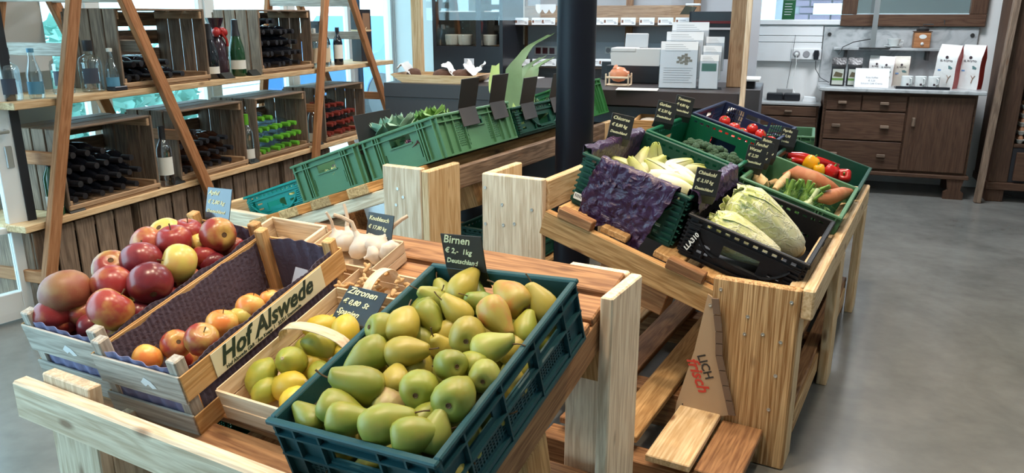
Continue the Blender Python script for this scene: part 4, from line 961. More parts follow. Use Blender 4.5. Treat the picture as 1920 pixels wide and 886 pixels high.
cabbage('large Chinese cabbage lying on top, root end toward the right', axis_frame(w_, 145, 12, 40, 1), .93, 1)
w_ = hit(1392, 452, cabM, .092)
cabbage('smaller Chinese cabbage underneath, along the front of the black crate', axis_frame(w_, 153, 4, 0, 1), .78, 4)
# roots: sweet potatoes, parsnip, fennel with cut stalks
def root_obj(name, label, cat, pts, rad, mat, group=None, seg=14):
    o = MB().tube(pts, rad, seg).obj(name, mat, None, None, smooth=70); o.location = (0, 0, 0)
    c = Vector((0, 0, 0))
    for v in o.data.vertices: c += v.co
    c /= len(o.data.vertices)
    for v in o.data.vertices: v.co -= c
    o.location = c; return tag(o, label, cat, group)
def pix_path(pixs, M, offs): return [hit(u, v, M, f) for (u, v), f in zip(pixs, offs)]
M_sweet = fruit_mat('sweet_potato_skin', (.40, .135, .055), (.46, .20, .09), .5, (.22, .07, .03), .65); M_pars = fruit_mat('parsnip_skin', (.56, .38, .18), (.62, .46, .26), .5, (.3, .17, .07), .7)
M_soil = plain('crate_floor_soil', (.03, .035, .02), .9)
root_obj('sweet_potato', 'long reddish-brown sweet potato behind the fennel stalks', 'sweet potato', pix_path([(1468, 328), (1492, 324), (1525, 338), (1556, 352), (1578, 358)], carM, [.12, .145, .15, .14, .125]), [.008, .034, .042, .030, .006], M_sweet, 'sweet potatoes')
root_obj('sweet_potato', 'pointed sweet potato at the right front corner of the root crate', 'sweet potato', pix_path([(1532, 374), (1555, 370), (1580, 362), (1603, 357)], carM, [.12, .14, .14, .14]), [.012, .032, .028, .004], M_sweet, 'sweet potatoes')
root_obj('sweet_potato', 'sweet potato half buried under the fennel stalks', 'sweet potato', pix_path([(1505, 340), (1530, 348), (1555, 366)], carM, [.06, .065, .06]), [.012, .03, .01], M_sweet, 'sweet potatoes')
root_obj('parsnip', 'pale tapering parsnip leaning beside the fennel', 'parsnip', pix_path([(1482, 320), (1474, 332), (1462, 345), (1452, 356)], carM, [.14, .135, .125, .11]), [.006, .016, .019, .012], M_pars)
root_obj('turnip', 'stubby brown turnip-like root in the left corner of the crate', 'root', pix_path([(1411, 330), (1420, 334), (1432, 343), (1440, 350)], carM, [.125, .13, .125, .11]), [.010, .026, .024, .006], M_pars)
root_obj('parsnip', 'slim parsnip lying deep behind the stubby root', 'parsnip', pix_path([(1440, 345), (1456, 340), (1474, 338)], carM, [.05, .055, .06]), [.012, .016, .006], M_pars)
M_stalk = plain('fennel_stalk', (.16, .30, .055), .45, var=.25, vscale=30); M_frond = plain('fennel_frond', (.06, .17, .035), .6, var=.4, vscale=40); M_bulb = plain('fennel_bulb', (.55, .64, .38), .45, var=.15, vscale=20)
fen = [(1478, 360, 70, .13), (1492, 358, 62, .135), (1511, 362, 78, .14), (1532, 358, 20, .15), (1520, 376, 60, .13)]
for k, (u, v, phi, off) in enumerate(fen):
    w_ = hit(u, v, carM, off); A = axis_frame(w_, phi, 15, k * 70, 1)
    f = thing('fennel', ['fennel with thick cut stalk at the left of the bunch', 'fennel with forked stalk, second from left', 'fennel with feathery frond in the middle of the bunch', 'fennel stalk lying toward the sweet potato', 'small fennel bulb at the front rim'][k], 'fennel', A, 'fennel bunch in the root crate')
    MB().lathe([(0, -.050), (.016, -.048), (.024, -.035), (.022, -.018), (.013, -.004), (.010, .012), (.0095, .055), (0, .056)], 14).obj('bulb_and_stalk', M_stalk if k != 4 else M_bulb, f, smooth=60)
    for j in range(2): MB().tube([(0, 0, -.01), (.012 * (1 - 2 * j), .006, .02), (.024 * (1 - 2 * j), .010, .05)], [.006, .006, .0055], 8).obj('side_stalk', M_stalk, f, smooth=60)
    fr = MB(); rnd = random.Random(k)
    for j in range(60):
        p = Vector((rnd.uniform(-.02, .02), rnd.uniform(-.02, .02), rnd.uniform(-.055, .02))); d = Vector((rnd.gauss(0, 1), rnd.gauss(0, 1), rnd.gauss(.3, 1))).normalized() * rnd.uniform(.02, .04)
        fr.tube([p, p + d * .5, p + d + Vector((0, 0, -.004))], [.0009, .0008, .0004], 3)
    fr.obj('fronds', M_frond, f)
bt = thing('herb_bunch', 'dark leafy herb tops covering the floor of the root crate', 'herbs', carM @ T(.02, -.06, .01)); tag(bt, kind=None)
fr = MB(); rnd = random.Random(21)
for j in range(420):
    p = Vector((rnd.uniform(-.19, .16), rnd.uniform(-.20, .30), rnd.uniform(.0, .06))); d = Vector((rnd.gauss(0, 1), rnd.gauss(0, 1), rnd.gauss(.2, .6))).normalized() * rnd.uniform(.02, .05)
    n = d.orthogonal().normalized() * .004; fr.add([p, p + d * .5 + n, p + d, p + d * .5 - n], [(0, 1, 2, 3)])
fr.obj('leaves', M_frond, bt)
# peppers
M_pred = plain('pepper_red', (.50, .012, .010), .16, coat=.4); M_pyel = plain('pepper_yellow', (.80, .38, .01), .16, coat=.4); M_pgrn = plain('pepper_stalk', (.08, .20, .03), .5)
def pointed_pepper(label, pixs, offs, rad):
    pts = pix_path(pixs, pepM, offs); o = root_obj('pointed_pepper', label, 'pepper', pts, rad, M_pred, 'red pointed peppers')
    a = pts[0] - o.location; d = (pts[0] - pts[1]).normalized()
    MB().tube([a - d * .004, a + d * .008, a + d * .03 + Vector((0, 0, .008))], [rad[0] * .95, .005, .004], 8).obj('stalk', M_pgrn, o, smooth=60)
pointed_pepper('long red pointed pepper along the back of the pepper crate', [(1475, 290), (1500, 293), (1540, 303), (1572, 313), (1592, 318)], [.09, .10, .10, .09, .08], [.016, .024, .022, .016, .004])
pointed_pepper('red pointed pepper lying before the yellow peppers at left', [(1482, 300), (1498, 301), (1512, 306), (1530, 312)], [.075, .08, .08, .07], [.014, .02, .018, .004])
pointed_pepper('red pointed pepper in the middle behind the yellow pepper', [(1520, 298), (1545, 306), (1570, 318), (1590, 322)], [.08, .085, .08, .07], [.014, .02, .016, .004])
def bell(label, u, v, off, R0, mat, phi, tau, lobes=4):
    prof = [(0, -.80), (.22, -.92), (.55, -.98), (.86, -.72), (.98, -.2), (1.0, .3), (.88, .78), (.58, .98), (.28, .90), (.1, .72), (0, .70)]
    m = MB().lathe(prof, 28); m.v = [(x * (1 + .09 * math.cos(lobes * math.atan2(y, x))), y * (1 + .09 * math.cos(lobes * math.atan2(y, x))), z) for x, y, z in m.v]
    o = m.obj('bell_pepper', mat, None, axis_frame(hit(u, v, pepM, off), phi, tau, 20, R0), smooth=70); tag(o, label, 'pepper', 'bell peppers')
    MB().tube([(0, 0, .66), (.02, 0, .95), (.12, .03, 1.3)], [.22, .11, .13], 8).obj('stalk', M_pgrn, o, smooth=60)
bell('large yellow bell pepper in the middle of the pepper crate', 1520, 306, .095, .040, M_pyel, 60, 20)
bell('small yellow bell pepper in front of the larger yellow one', 1536, 319, .085, .030, M_pyel, 100, 10)
bell('red bell pepper right of the yellow peppers', 1557, 322, .09, .036, M_pred, 60, 20)
bell('red bell pepper with green stalk at the right front corner', 1583, 330, .085, .036, M_pred, 150, 60)
bell('red bell pepper tucked against the front wall of the pepper crate', 1570, 335, .06, .032, M_pred, 30, 20)
# broccoli heads and tomatoes
M_bro = plain('broccoli_floret', (.035, .085, .045), .85, var=.35, vscale=60, bump=1., bscale=160); M_brs = plain('broccoli_stem', (.22, .34, .12), .6)
rnd = random.Random(8)
bro_m = MB()
for k in range(26):
    d = Vector((rnd.gauss(0, 1), rnd.gauss(0, 1), abs(rnd.gauss(.5, .6)))).normalized(); bro_m.lathe([(0, -.016), (.012, -.012), (.018, 0), (.015, .010), (.007, .016), (0, .017)], 8, T(d.x * .04, d.y * .04, .02 + d.z * .03))
bro_me = bro_m.mesh('florets', 70); bro_me.materials.append(M_bro)
bst_me = MB().lathe([(0, -.07), (.017, -.07), (.016, -.02), (.03, .02), (0, .03)], 10).mesh('stem', 60); bst_me.materials.append(M_brs)
for k, (u, v, off) in enumerate(((1316, 292, .12), (1340, 299, .12), (1366, 312, .12), (1330, 312, .10), (1300, 285, .10))):
    w_ = clamp_in(hit(u, v, broM, off), broM, .19, -.29, .29, .06)
    b = thing('broccoli', 'broccoli head, %s from left in the emerald crate' % ORD[[1, 3, 4, 2, 0][k]], 'broccoli', Matrix.Translation(w_) @ RZ(k * 50) @ RX(20), 'broccoli heads'); link('florets', bro_me, None, b); link('stem', bst_me, None, b)
tom_me = MB().lathe([(0, -.026), (.014, -.025), (.027, -.015), (.031, 0), (.027, .016), (.014, .025), (.004, .022), (0, .021)], 16).mesh('tomato', 70); tom_me.materials.append(plain('tomato_red', (.52, .02, .012), .16, coat=.4))
tsp = MB()
for k in range(5): tsp.prism([(0, -.003), (.02, 0), (0, .003)], .0225, .024, RZ(72 * k))
tsp_me = tsp.mesh('calyx'); tsp_me.materials.append(M_pgrn)
rnd = random.Random(4); idx = 0
for i in range(5):
    for j in range(8):
        for lay in ((0,) if (i + j) % 3 else (0, 1)):
            o = link('tomato', tom_me, None, None, tomM @ T(-.14 + i * .068 + rnd.uniform(-.006, .006), -.24 + j * .068, .085 + .045 * lay) @ RZ(rnd.uniform(0, 360)) @ RX(rnd.uniform(-50, 50)))
            tag(o, f'small red tomato, {ORD[i]} across and {ORD[j]} along, {["lower", "upper"][lay]} layer of the navy crate', 'tomato', 'tomatoes in the navy crate'); link('calyx', tsp_me, None, o)
# far green crate behind the peppers with dark plums
farM = STD @ T(-.80, 4.57, .56) @ RZ(8)
plastic_crate('green ribbed crate with dark plums at the far end of the right stand', farM, .36, .36, .19, P_GREEN, 'solid')
pm_me = MB().lathe([(0, -.022), (.012, -.020), (.021, -.008), (.021, .008), (.012, .02), (0, .022)], 12).mesh('plum', 70); pm_me.materials.append(plain('plum_blue', (.03, .035, .09), .45, var=.3, vscale=30))
for i in range(6):
    for j in range(6):
        o = link('plum', pm_me, None, None, farM @ T(-.135 + i * .053, -.135 + j * .053, .12 + ((i + j) % 2) * .012) @ RX(i * 40) @ RY(j * 50)); tag(o, f'dark blue plum, {ORD[i]} from left and {ORD[j]} from front in the far green crate', 'plum', 'plums in the far green crate')
tbl = thing('side_table', 'low dark trestle carrying the far green crate', 'table', STD @ T(-.80, 4.57, 0) @ RZ(8))
MB().cbox(-.19, .19, -.19, .19, .53, .558, .003).obj('table_top', plain('dark_laminate', (.03, .03, .033), .5), tbl)
for x in (-.16, .16):
    for y in (-.16, .16): MB().box(x - .02, x + .02, y - .02, y + .02, 0, .53).obj('leg', MATS['dark_laminate'], tbl)
# signs on the right stand
SGN = [('slate sign on the far rim of the purple-lined endive crate', endM, -.195, .0, E_H + .012, -40, ['Chicoree', '€ 8,80 kg', 'Deutschland']),
       ('slate sign on the upper rim of the black cabbage crate', endM, .225, -.235, E_H + .006, -40, ['Chinakohl', '€ 3,10 kg', 'Deutschland']),
       ('slate sign with white writing on the left rim of the emerald crate', broM, -.195, -.12, .212, -40, ['Gurken', '€ 2,20 kg', 'Deutschland']),
       ('slate sign on the left rim of the navy tomato crate', broM, -.195, .14, .212, -40, ['Tomaten', '€ 4,80 kg', 'Deutschland']),
       ('slate sign nearest on the upper rim of the root crate', carM, -.195, -.13, .178, -45, ['Wurzel', '€ 2,20', 'Deutschland']),
       ('slate sign second on the upper rim of the root crate', carM, -.195, .0, .178, -45, ['Fenchel', '€ 3,80 kg', 'Deutschland']),
       ('slate sign third on the upper rim of the root crate', carM, -.195, .13, .178, -45, ['Batate', '€ 4,20', 'Deutschland']),
       ('slate sign on the upper rim of the pepper crate', pepM, -.195, -.02, .162, -45, ['Paprika', '€ 5,90', 'Spanien'])]
for lb, M, x, y, z, yaw, ln in SGN:
    w_ = M @ Vector((x, y, z)); price_sign(lb, Matrix.Translation(w_) @ STD @ RY(17.2) @ RZ(40), ln, .092, .088, .03, 16, sz=.016)
# shallow wooden tray with cardboard behind the endive
tr = thing('wooden_tray', 'shallow wooden tray holding wavy cardboard behind the endive crate', 'tray', STD @ T(-1.34, 4.34, .70) @ RZ(12))
for (a, b_, c_, d_) in ((-.22, .22, -.15, -.138), (-.22, .22, .138, .15), (-.22, -.208, -.138, .138), (.208, .22, -.138, .138)): board(tr, 'tray_side', a, b_, c_, d_, 0, .11, 'honey')
board(tr, 'tray_bottom', -.208, .208, -.138, .138, 0, .012, 'honey')
M_card = plain('corrugated_cardboard', (.45, .31, .19), .85, var=.08, vscale=6); M_cardw = plain('card_white', (.70, .66, .60), .8)
cw = MB().sheet(lambda u, v: (-.20 + u * .56, -.12 + v * .24, .085 + .10 * u * u + .008 * math.sin(u * 22)), 26, 4, .006).obj('cardboard_sheet', M_cardw, None, tr.matrix_world.copy(), smooth=60); tag(cw, 'wavy white cardboard sheet curling up out of the wooden tray', 'cardboard')
pdz = thing('plinth_box', 'dark plinth box carrying the shallow wooden tray', 'box', STD @ T(-1.34, 4.34, 0) @ RZ(12)); MB().cbox(-.2, .2, -.13, .13, 0, .66, .004).obj('box_body', MATS['dark_laminate'], pdz); MB().cbox(-.21, .21, -.14, .14, .6605, .6985, .003).obj('box_top', MATS['dark_laminate'], pdz)
# hanging cardboard with print, nailed beside the front post
q0 = 2.318
CB = thing('cardboard_box_flap', 'torn brown cardboard piece with printed letters hanging beside the right post', 'cardboard', STD @ T(-.56, q0, .53))
poly = [(-.014, .0), (.0, -.008), (.022, -.12), (.028, -.20), (.085, -.40), (-.10, -.475), (-.092, -.40), (-.045, -.20)]
MB().prism(poly, -.0025, .0025, RX(90)).obj('panel', M_card, CB)
M_corr = plain('corrugated_edge', (.17, .11, .075), .9)
e = MB(); pts = [(.0, -.01), (.020, -.12), (.026, -.20), (.083, -.40)]
for (a, b_) in zip(pts[:-1], pts[1:]):
    n = max(2, int((Vector(b_) - Vector(a)).length / .045))
    for k in range(n):
        f0, f1 = k / n, (k + .93) / n; p0 = Vector(a).lerp(Vector(b_), f0); p1 = Vector(a).lerp(Vector(b_), f1)
        e.prism([(p0.x, p0.y), (p0.x + .020, p0.y + .002), (p1.x + .020, p1.y + .002), (p1.x, p1.y)], -.012, -.003 if False else -.0027, RX(90)) if False else e.prism([(p0.x, p0.y), (p0.x + .022, p0.y + .002), (p1.x + .022, p1.y + .002), (p1.x, p1.y)], .003, .010, RX(90))
e.obj('corrugated_edge', M_corr, CB)
TP = lambda x, z: T(x, -.0034, z) @ RX(90) @ RZ(-66)
M_ink = plain('print_black', (.03, .03, .03), .7); M_inkr = plain('print_red', (.55, .05, .03), .7)
text(CB, 'LICH', .040, TP(-.035, -.215), M_ink, 0, .0006); text(CB, 'frisch', .055, TP(-.068, -.235), M_inkr, .3, .0012); text(CB, '·st', .036, TP(-.085, -.40), M_ink, .1, .0004)
link('nail', screw_me, None, CB, T(-.004, -.004, -.035) @ RX(90))
# ================================================================ LEFT STAND: crates of greens seen from their high side
def LC_(x, q, z=0): return LFT @ T(x, q, z)
LH = .172
crA = LC_(-.20, 2.81); crB = LC_(-.62, 2.80); crC = LC_(-1.03, 2.83); crD = LC_(-.20, 3.425); crE = LC_(-.20, 3.975)
plastic_crate('mid green plastic crate at the top corner, with lattice side toward the column', crA, .385, .58, LH, P_GREEN, 'solid')
plastic_crate('mid green plastic crate with handle hole, left of the top corner crate', crB, .385, .58, LH, P_GREEN, 'solid')
plastic_crate('turquoise folding crate at the low left end of the stand', crC, .375, .56, .115, P_BRIGHT, 'fold')
plastic_crate('bottle green crate half hidden behind the black column', crD, .385, .58, .14, P_DKGREEN, 'fold')
plastic_crate('field green lattice crate just right of the black column', crE, .385, .45, LH + .03, P_OLIVE, 'solid')
plastic_crate('dark green crate tucked under the left stand behind the white post', STD @ T(-1.95, 3.55, .125), .36, .56, .2, P_DKGREEN, 'fold')
# leafy contents
M_salad = plain('salad_leaf', (.16, .32, .08), .5, var=.4, vscale=25); M_salad2 = plain('pale_salad_leaf', (.42, .50, .22), .5, var=.25, vscale=25); M_radic = plain('radicchio_leaf', (.13, .03, .07), .45, var=.4, vscale=20); M_teal_leaf = plain('bluish_leaf', (.22, .38, .28), .5, var=.3, vscale=20)
def lettuce(name, label, cat, M, R0, mat, n=16, seed=0, group=None, h=1.0):
    c = thing(name, label, cat, M, group); rnd = random.Random(seed)
    for k in range(n):
        a = k * 2.399; tilt = .15 + 1.05 * k / n; ln = R0 * (.75 + .35 * k / n)
        def fn(u, v, a=a, tilt=tilt, ln=ln, k=k):
            w_ = ln * .55 * math.sin(math.pi * min(1, u * .82 + .12)) ** .8; x = (v - .5) * 2 * w_
            rr = u * ln * math.sin(tilt) + .12 * R0 - .25 * x * x / R0; z = u * ln * math.cos(tilt) * h + .10 * R0 * u * math.sin(v * 14 + k)
            return (rr * math.cos(a) - x * math.sin(a), rr * math.sin(a) + x * math.cos(a), z)
        MB().sheet(fn, 6, 6, .0014).obj('leaf', mat, c, smooth=70)
    return c
lettuce('lettuce', 'green lettuce poking over the rim of the top corner crate', 'lettuce', crA @ T(-.06, .02, .14), .12, M_salad, 14, 1)
lettuce('lettuce', 'bluish green lettuce at the left rim of the top corner crate', 'lettuce', crA @ T(-.10, -.18, .14), .12, M_teal_leaf, 12, 2)
lettuce('radicchio', 'purple radicchio seen through the handle hole of the corner crate', 'radicchio', crA @ T(.05, -.20, .04), .10, M_radic, 12, 3)
lettuce('lettuce', 'pale lettuce seen through the handle hole of the second crate', 'lettuce', crB @ T(.0, -.19, .03), .105, M_salad2, 12, 4)
lettuce('lettuce', 'yellow-green lettuce in the turquoise folding crate', 'lettuce', crC @ T(.0, -.16, .015), .10, M_salad2, 12, 5)
lettuce('lettuce', 'bagged pale green salad between the second and corner crate', 'lettuce', crB @ T(.06, .14, .13), .13, M_teal_leaf, 12, 6)
# leeks leaning out beside the column
M_leek = plain('leek_leaf', (.12, .22, .10), .5, var=.3, vscale=12); M_leekp = plain('leek_light', (.36, .50, .16), .5, var=.2, vscale=12)
def strap(u, v, pts, w_):
    n = len(pts) - 1; f = min(u * n, n - 1e-6); i = int(f); p = Vector(pts[i]).lerp(Vector(pts[i + 1]), f - i)
    a = (v - .5) * w_ * (1 - .6 * u) * (1.2 if u < .6 else 1); return (p.x + a * .75, p.y + a * .65, p.z + .012 * abs(v - .5))
lk_ = thing('leek', 'tall leek leaves arching up beside the black column', 'leek', crD @ T(.02, .02, .04) @ Matrix.Scale(1.4, 4))
for k, pts in enumerate(([(0, 0, 0), (.0, .03, .12), (.02, .07, .22), (.07, .14, .28), (.14, .2, .30)], [(0, 0, 0), (-.03, .0, .10), (-.05, .02, .19), (-.04, .05, .25)], [(0, .04, 0), (.03, .08, .12), (.06, .14, .20), (.10, .22, .22)], [(0, .06, 0), (.01, .12, .13), (.0, .2, .22), (.05, .26, .24)])):
    MB().sheet(lambda u, v, pts=pts: strap(u, v, pts, .075), 14, 4, .002).obj('leek_leaf', M_leek if k != 1 else M_leekp, lk_, smooth=70)
lettuce('chard', 'yellow-green chard leaves in the crate beside the column', 'chard', crD @ T(-.04, -.17, .05), .13, M_leekp, 10, 7, h=1.3)
lettuce('kale', 'dark curly greens in the bottle green crate by the column', 'kale', crD @ T(.06, .12, .06), .13, M_leek, 12, 8)
lettuce('kale', 'dark greens in the field green crate right of the column', 'kale', crE @ T(.0, .0, .06), .13, M_leek, 10, 9)
# chalk signs seen from behind, flaps over the high rim
for k, (cr, y, lb) in enumerate(((crA, -.05, 'back of a black sign, left one on the lattice crate rim'), (crA, .20, 'back of a black sign, right one on the lattice crate rim'), (crD, -.15, 'back of a black sign on the bottle green crate, left one'), (crD, .16, 'back of a black sign on the bottle green crate, beside the column'))):
    hh = LH if cr is crA else .14
    w_ = cr @ Vector((.205, y, hh + .004)); s = thing('price_sign', lb, 'price sign', Matrix.Translation(w_) @ RZ(-29) @ RZ(90), 'signs facing away on the left stand')
    # local: x along rim, +y away from viewer side
    MB().cbox(-.075, .065, -.0015, .0015, 0, .125, .001, RX(10)).obj('board', M_slate, s)
    MB().cbox(-.070, .060, -.0035, -.0005, -.075, .002, .001, RX(-19.5)).obj('hook_flap', plain('slate_back', (.045, .045, .05), .6), s)
w_ = hit(690, 262, LFT, LH); s = thing('price_sign', 'back of a black sign standing between the two mid green crates', 'price sign', Matrix.Translation(w_) @ RZ(-29) @ RZ(50), 'signs facing away on the left stand')
MB().cbox(-.04, .12, -.0015, .0015, -.02, .11, .001, RX(-10) @ RY(-8)).obj('board', M_slate, s); MB().cbox(-.05, .06, -.0015, .0015, -.06, -.02, .001).obj('hook_flap', M_slate, s)
# ================================================================ WINE SHELF ON LADDER TRESTLES
SR0, SR1 = -3.68, -3.25
for z, s0, s1, lb in ((1.0, 2.55, 6.16, 'upper pine shelf plank carrying wine crates and spirits'), (.44, 2.5, 6.05, 'lower pine shelf plank carrying four wine crates')):
    M = ROOM @ T((SR0 + SR1) / 2, (s0 + s1) / 2, z); h = (s1 - s0) / 2
    o = MB().cbox(-.215, .215, -h, h, -.033, 0, .003).obj('shelf_plank', wd('shelf', 1), None, M); tag(o, lb, 'shelf')
def bar(parent, name, a, b, wr, ws, kind):
    """square timber between two points; wr: size in r, ws: size in the leaning plane"""
    a, b = Vector(a), Vector(b); d = b - a; ln = d.length; ang = math.degrees(math.atan2(d.y, d.z))
    key = ('bar', round(ln, 3), wr, ws, kind); me = _bcache.get(key)
    if me is None: me = MB().cbox(-wr / 2, wr / 2, -ws / 2, ws / 2, 0, ln, .003).mesh(name); me.materials.append(wd(kind, 2)); _bcache[key] = me
    return link(name, me, None, parent, Matrix.Translation(a) @ RX(-ang))
def trestle(label, sL, sR, topL, topR):
    """front A in the plane r=-3.22, back A behind the planks; z runs past the top of the picture"""
    sm = (sL + sR) / 2; t = thing('ladder_trestle', label, 'trestle', ROOM @ T(-3.22, sm, 0), 'ladder trestles of the wine shelf')
    sl0, sr0 = sL - sm, sR - sm; tl, tr_ = topL - sm, topR - sm
    for r, nm in ((0.0, 'front_leg'), (-.485, 'rear_leg')):
        bar(t, nm, (r, sl0, .002), (r, tl, 1.95), .035, .064, 'ladder'); bar(t, nm, (r, sr0, .002), (r, tr_, 1.95), .035, .064, 'ladder')
    for z in (.18, .72, 1.22, 1.47, 1.85):
        f = z / 1.95
        for (s0, s1) in ((sl0, tl), (sr0, tr_)):
            y = s0 + (s1 - s0) * f; board(t, 'rung', -.467, -.0176, y - .018, y + .018, z - .03, z + .03, 'grey' if z > 1 else 'ladder')
    board(t, 'top_cap', -.50, .02, tl - .04, tr_ + .04, 1.952, 1.975, 'ladder')
    return t
trestle('reddish ladder trestle at the left, beside the glass door', 2.50, 3.84, 3.07, 3.02 + .0)
trestle('reddish ladder trestle at the far end of the wine shelf', 4.745, 6.28, 5.20, 5.21)
# wooden wine crates lying on their side, opening towards the room
def wine_crate(label, M, ln=.60, dp=.36, h=.41, fill=True):
    """origin: front bottom middle; x=depth to the wall is -x, y along shelf, z up"""
    c = thing('wine_crate', label, 'crate', M, 'wooden wine crates')
    for sy in (-1, 1):
        for k in range(4):
            x0 = -dp + k * dp / 4 + .003; y0, y1 = sorted((sy * ln / 2, sy * (ln / 2 - .014)))
            board(c, 'end_plank', x0, x0 + dp / 4 - .008, y0, y1, 0.0, h, 'crate')
        for z0, z1 in ((0.012, .055), (h - .055, h - .012)):
            y0, y1 = sorted((sy * (ln / 2 - .0145), sy * (ln / 2 - .034))); board(c, 'corner_batten', -dp + .014, -.012, y0, y1, z0, z1, 'cratelt')
    for k in range(4):
        z0 = .006 + k * h / 4; board(c, 'back_slat', -dp - .012, -dp, -ln / 2, ln / 2, z0, z0 + h / 4 - .022, 'crate')
    for k in range(3):
        x0 = -dp + .004 + k * dp / 3
        board(c, 'bottom_slat', x0, x0 + dp / 3 - .012, -ln / 2 + .015, ln / 2 - .015, 0, .011, 'cratelt'); board(c, 'top_slat', x0, x0 + dp / 3 - .012, -ln / 2 + .015, ln / 2 - .015, h - .011, h, 'crate')
    board(c, 'front_edge', -.013, -.0, -ln / 2, ln / 2, .0115, .035, 'cratelt')
    return c
G_DARK = plain('dark_bottle_glass', (.010, .012, .018), .08, coat=.5); G_GREEN = plain('green_bottle_glass', (.012, .06, .022), .08, coat=.5); G_CLEAR = glassy('clear_bottle_glass', (.80, .86, .88), .16); G_ROSE = glassy('rose_bottle_glass', (.62, .55, .55), .16); G_BROWN = plain('brown_bottle_glass', (.045, .02, .012), .08, coat=.5)
C_BLACK = plain('foil_black', (.02, .02, .025), .35); C_GREEN = plain('foil_green', (.13, .42, .03), .4); C_RED = plain('foil_red', (.20, .03, .02), .4)
bot_prof = [(0, .004), (.030, 0), (.037, .006), (.0375, .17), (.036, .19), (.028, .212), (.0175, .232), (.0145, .245), (.0142, .30), (0, .302)]
cap_prof = [(.0155, .236), (.0162, .255), (.0160, .303), (.0, .304)]
bot_me = {}; cap_me = {}
for k, g in (('dark', G_DARK), ('green', G_GREEN), ('clear', G_CLEAR), ('rose', G_ROSE), ('brown', G_BROWN)): bot_me[k] = MB().lathe(bot_prof, 14).mesh('wine_bottle', 45); bot_me[k].materials.append(g)
for k, g in (('black', C_BLACK), ('green', C_GREEN), ('red', C_RED)): cap_me[k] = MB().lathe(cap_prof, 12).mesh('capsule', 45); cap_me[k].materials.append(g)
def fill_crate(M, rows, glass, cap, colname, where, ln=.60):
    rown = ['bottom row', 'second row', 'third row', 'fourth row', 'fifth row']
    for r, n in enumerate(rows):
        for k in range(n):
            y = -ln / 2 + .068 + (.04 if r % 2 else 0) + k * .0805; z = .052 + r * .0715
            rnd = random.Random(r * 20 + k); dx = rnd.uniform(-.02, .015)
            o = link('wine_bottle', bot_me[glass], None, None, M @ T(-.345 + dx + (.02 if cap != 'black' else 0), y, z) @ RY(90)); tag(o, f'{colname} lying wine bottle, {ORD[k]} from left, {rown[r]}, {where}', 'bottle', 'bottles lying in ' + where)
            link('capsule', cap_me[cap], None, o)
def WM(s, z, r=-3.262): return ROOM @ T(r, s, z)
Zu, Zl = 1.001, .441
crates = [(3.53, Zu, [6, 4], 'dark', 'black', 'black-capped', 'upper crate behind the left trestle', 'weathered wine crate on the upper shelf beside the clear spirits', .66),
          (4.66, Zu, [6, 6, 6, 5, 3], 'dark', 'black', 'dark', 'upper crate near the far trestle', 'wine crate stacked full of dark bottles on the upper shelf', .60),
          (3.06, Zl, [6, 6, 6, 3], 'dark', 'black', 'dark', 'lower left crate', 'wine crate full of dark bottles at the left of the lower shelf', .60),
          (3.83, Zl, [6, 6, 6, 2], 'brown', 'black', 'brown', 'lower crate second from left', 'wine crate with three rows of brown bottles on the lower shelf', .60),
          (4.54, Zl, [6, 6, 6, 2], 'clear', 'green', 'green-capped', 'lower crate third from left', 'wine crate with bright green capped bottles', .58),
          (5.36, Zl, [6, 6, 6, 3], 'rose', 'red', 'red-capped', 'lower crate at far right', 'wine crate with dark red capped bottles', .60)]
for s, z, rows, gl, cp, cn, wh, lb, ln in crates:
    wine_crate(lb, WM(s, z), ln); fill_crate(WM(s, z), rows, gl, cp, cn, wh, ln)
# crates standing on the floor under the lower plank, slatted backs to the room
for s, lb in ((2.86, 'dark slatted crate on the floor under the lower shelf, nearest the door'), (3.52, 'dark slatted crate on the floor under the lower shelf, second from the door'), (4.18, 'dark slatted crate on the floor under the lower shelf, third from the door'), (4.84, 'dark slatted crate on the floor under the lower shelf, fourth from the door')):
    c = thing('wine_crate', lb, 'crate', ROOM @ T(-3.29, s, 0), 'wooden wine crates')
    for k in range(5): board(c, 'front_slat', -.012, 0, -.30 + k * .122, -.192 + k * .122, .0, .39, 'crate')
    for z in (.02, .34): board(c, 'batten', -.03, -.0125, -.295, .295, z, z + .04, 'crate')
    for y in (-.305, .291): board(c, 'end_board', -.34, -.0125, y, y + .014, 0, .39, 'crate')
    board(c, 'back_board', -.354, -.341, -.305, .305, 0, .39, 'crate')
# standing bottles
M_lblw = plain('label_white', (.74, .72, .66), .6); M_lblc = plain('label_cream', (.62, .47, .30), .6); M_lblb = plain('label_blue', (.10, .28, .42), .5); M_lbld = plain('label_dark', (.05, .06, .09), .5)
def stand_bottle(label, s, z, r, glass, cap, lblmat, sc=1., prof=None, lz=(.05, .12), rad=.038, capz=None, lw=1.15):
    b = MB().lathe(prof or bot_prof, 16).obj('bottle', glass, None, ROOM @ T(r, s, z) @ Matrix.Scale(sc, 4), smooth=45); b.name = 'bottle'; tag(b, label, 'bottle', 'standing bottles on the wine shelf')
    if cap is not None:
        c = MB().lathe(capz or cap_prof, 12).obj('cap', cap, b, smooth=45)
    if lblmat is not None:
        def fn(u, v): a = R_(-45) + (u - .5) * 2 * lw; return (rad * math.cos(a), rad * math.sin(a), lz[0] + v * (lz[1] - lz[0]))
        MB().sheet(fn, 10, 1, .0008).obj('label_paper', lblmat, b, smooth=60)
    return b
gin = [(0, .004), (.046, 0), (.05, .01), (.05, .135), (.045, .155), (.02, .172), (.017, .19), (.017, .205), (0, .206)]; gcap = [(.021, .186), (.022, .19), (.022, .235), (0, .237)]
soda = [(0, .003), (.030, 0), (.033, .008), (.033, .10), (.026, .13), (.016, .165), (.0135, .19), (.0135, .215), (0, .216)]; scap = [(.0145, .200), (.0150, .217), (0, .219)]
R0_ = -3.36
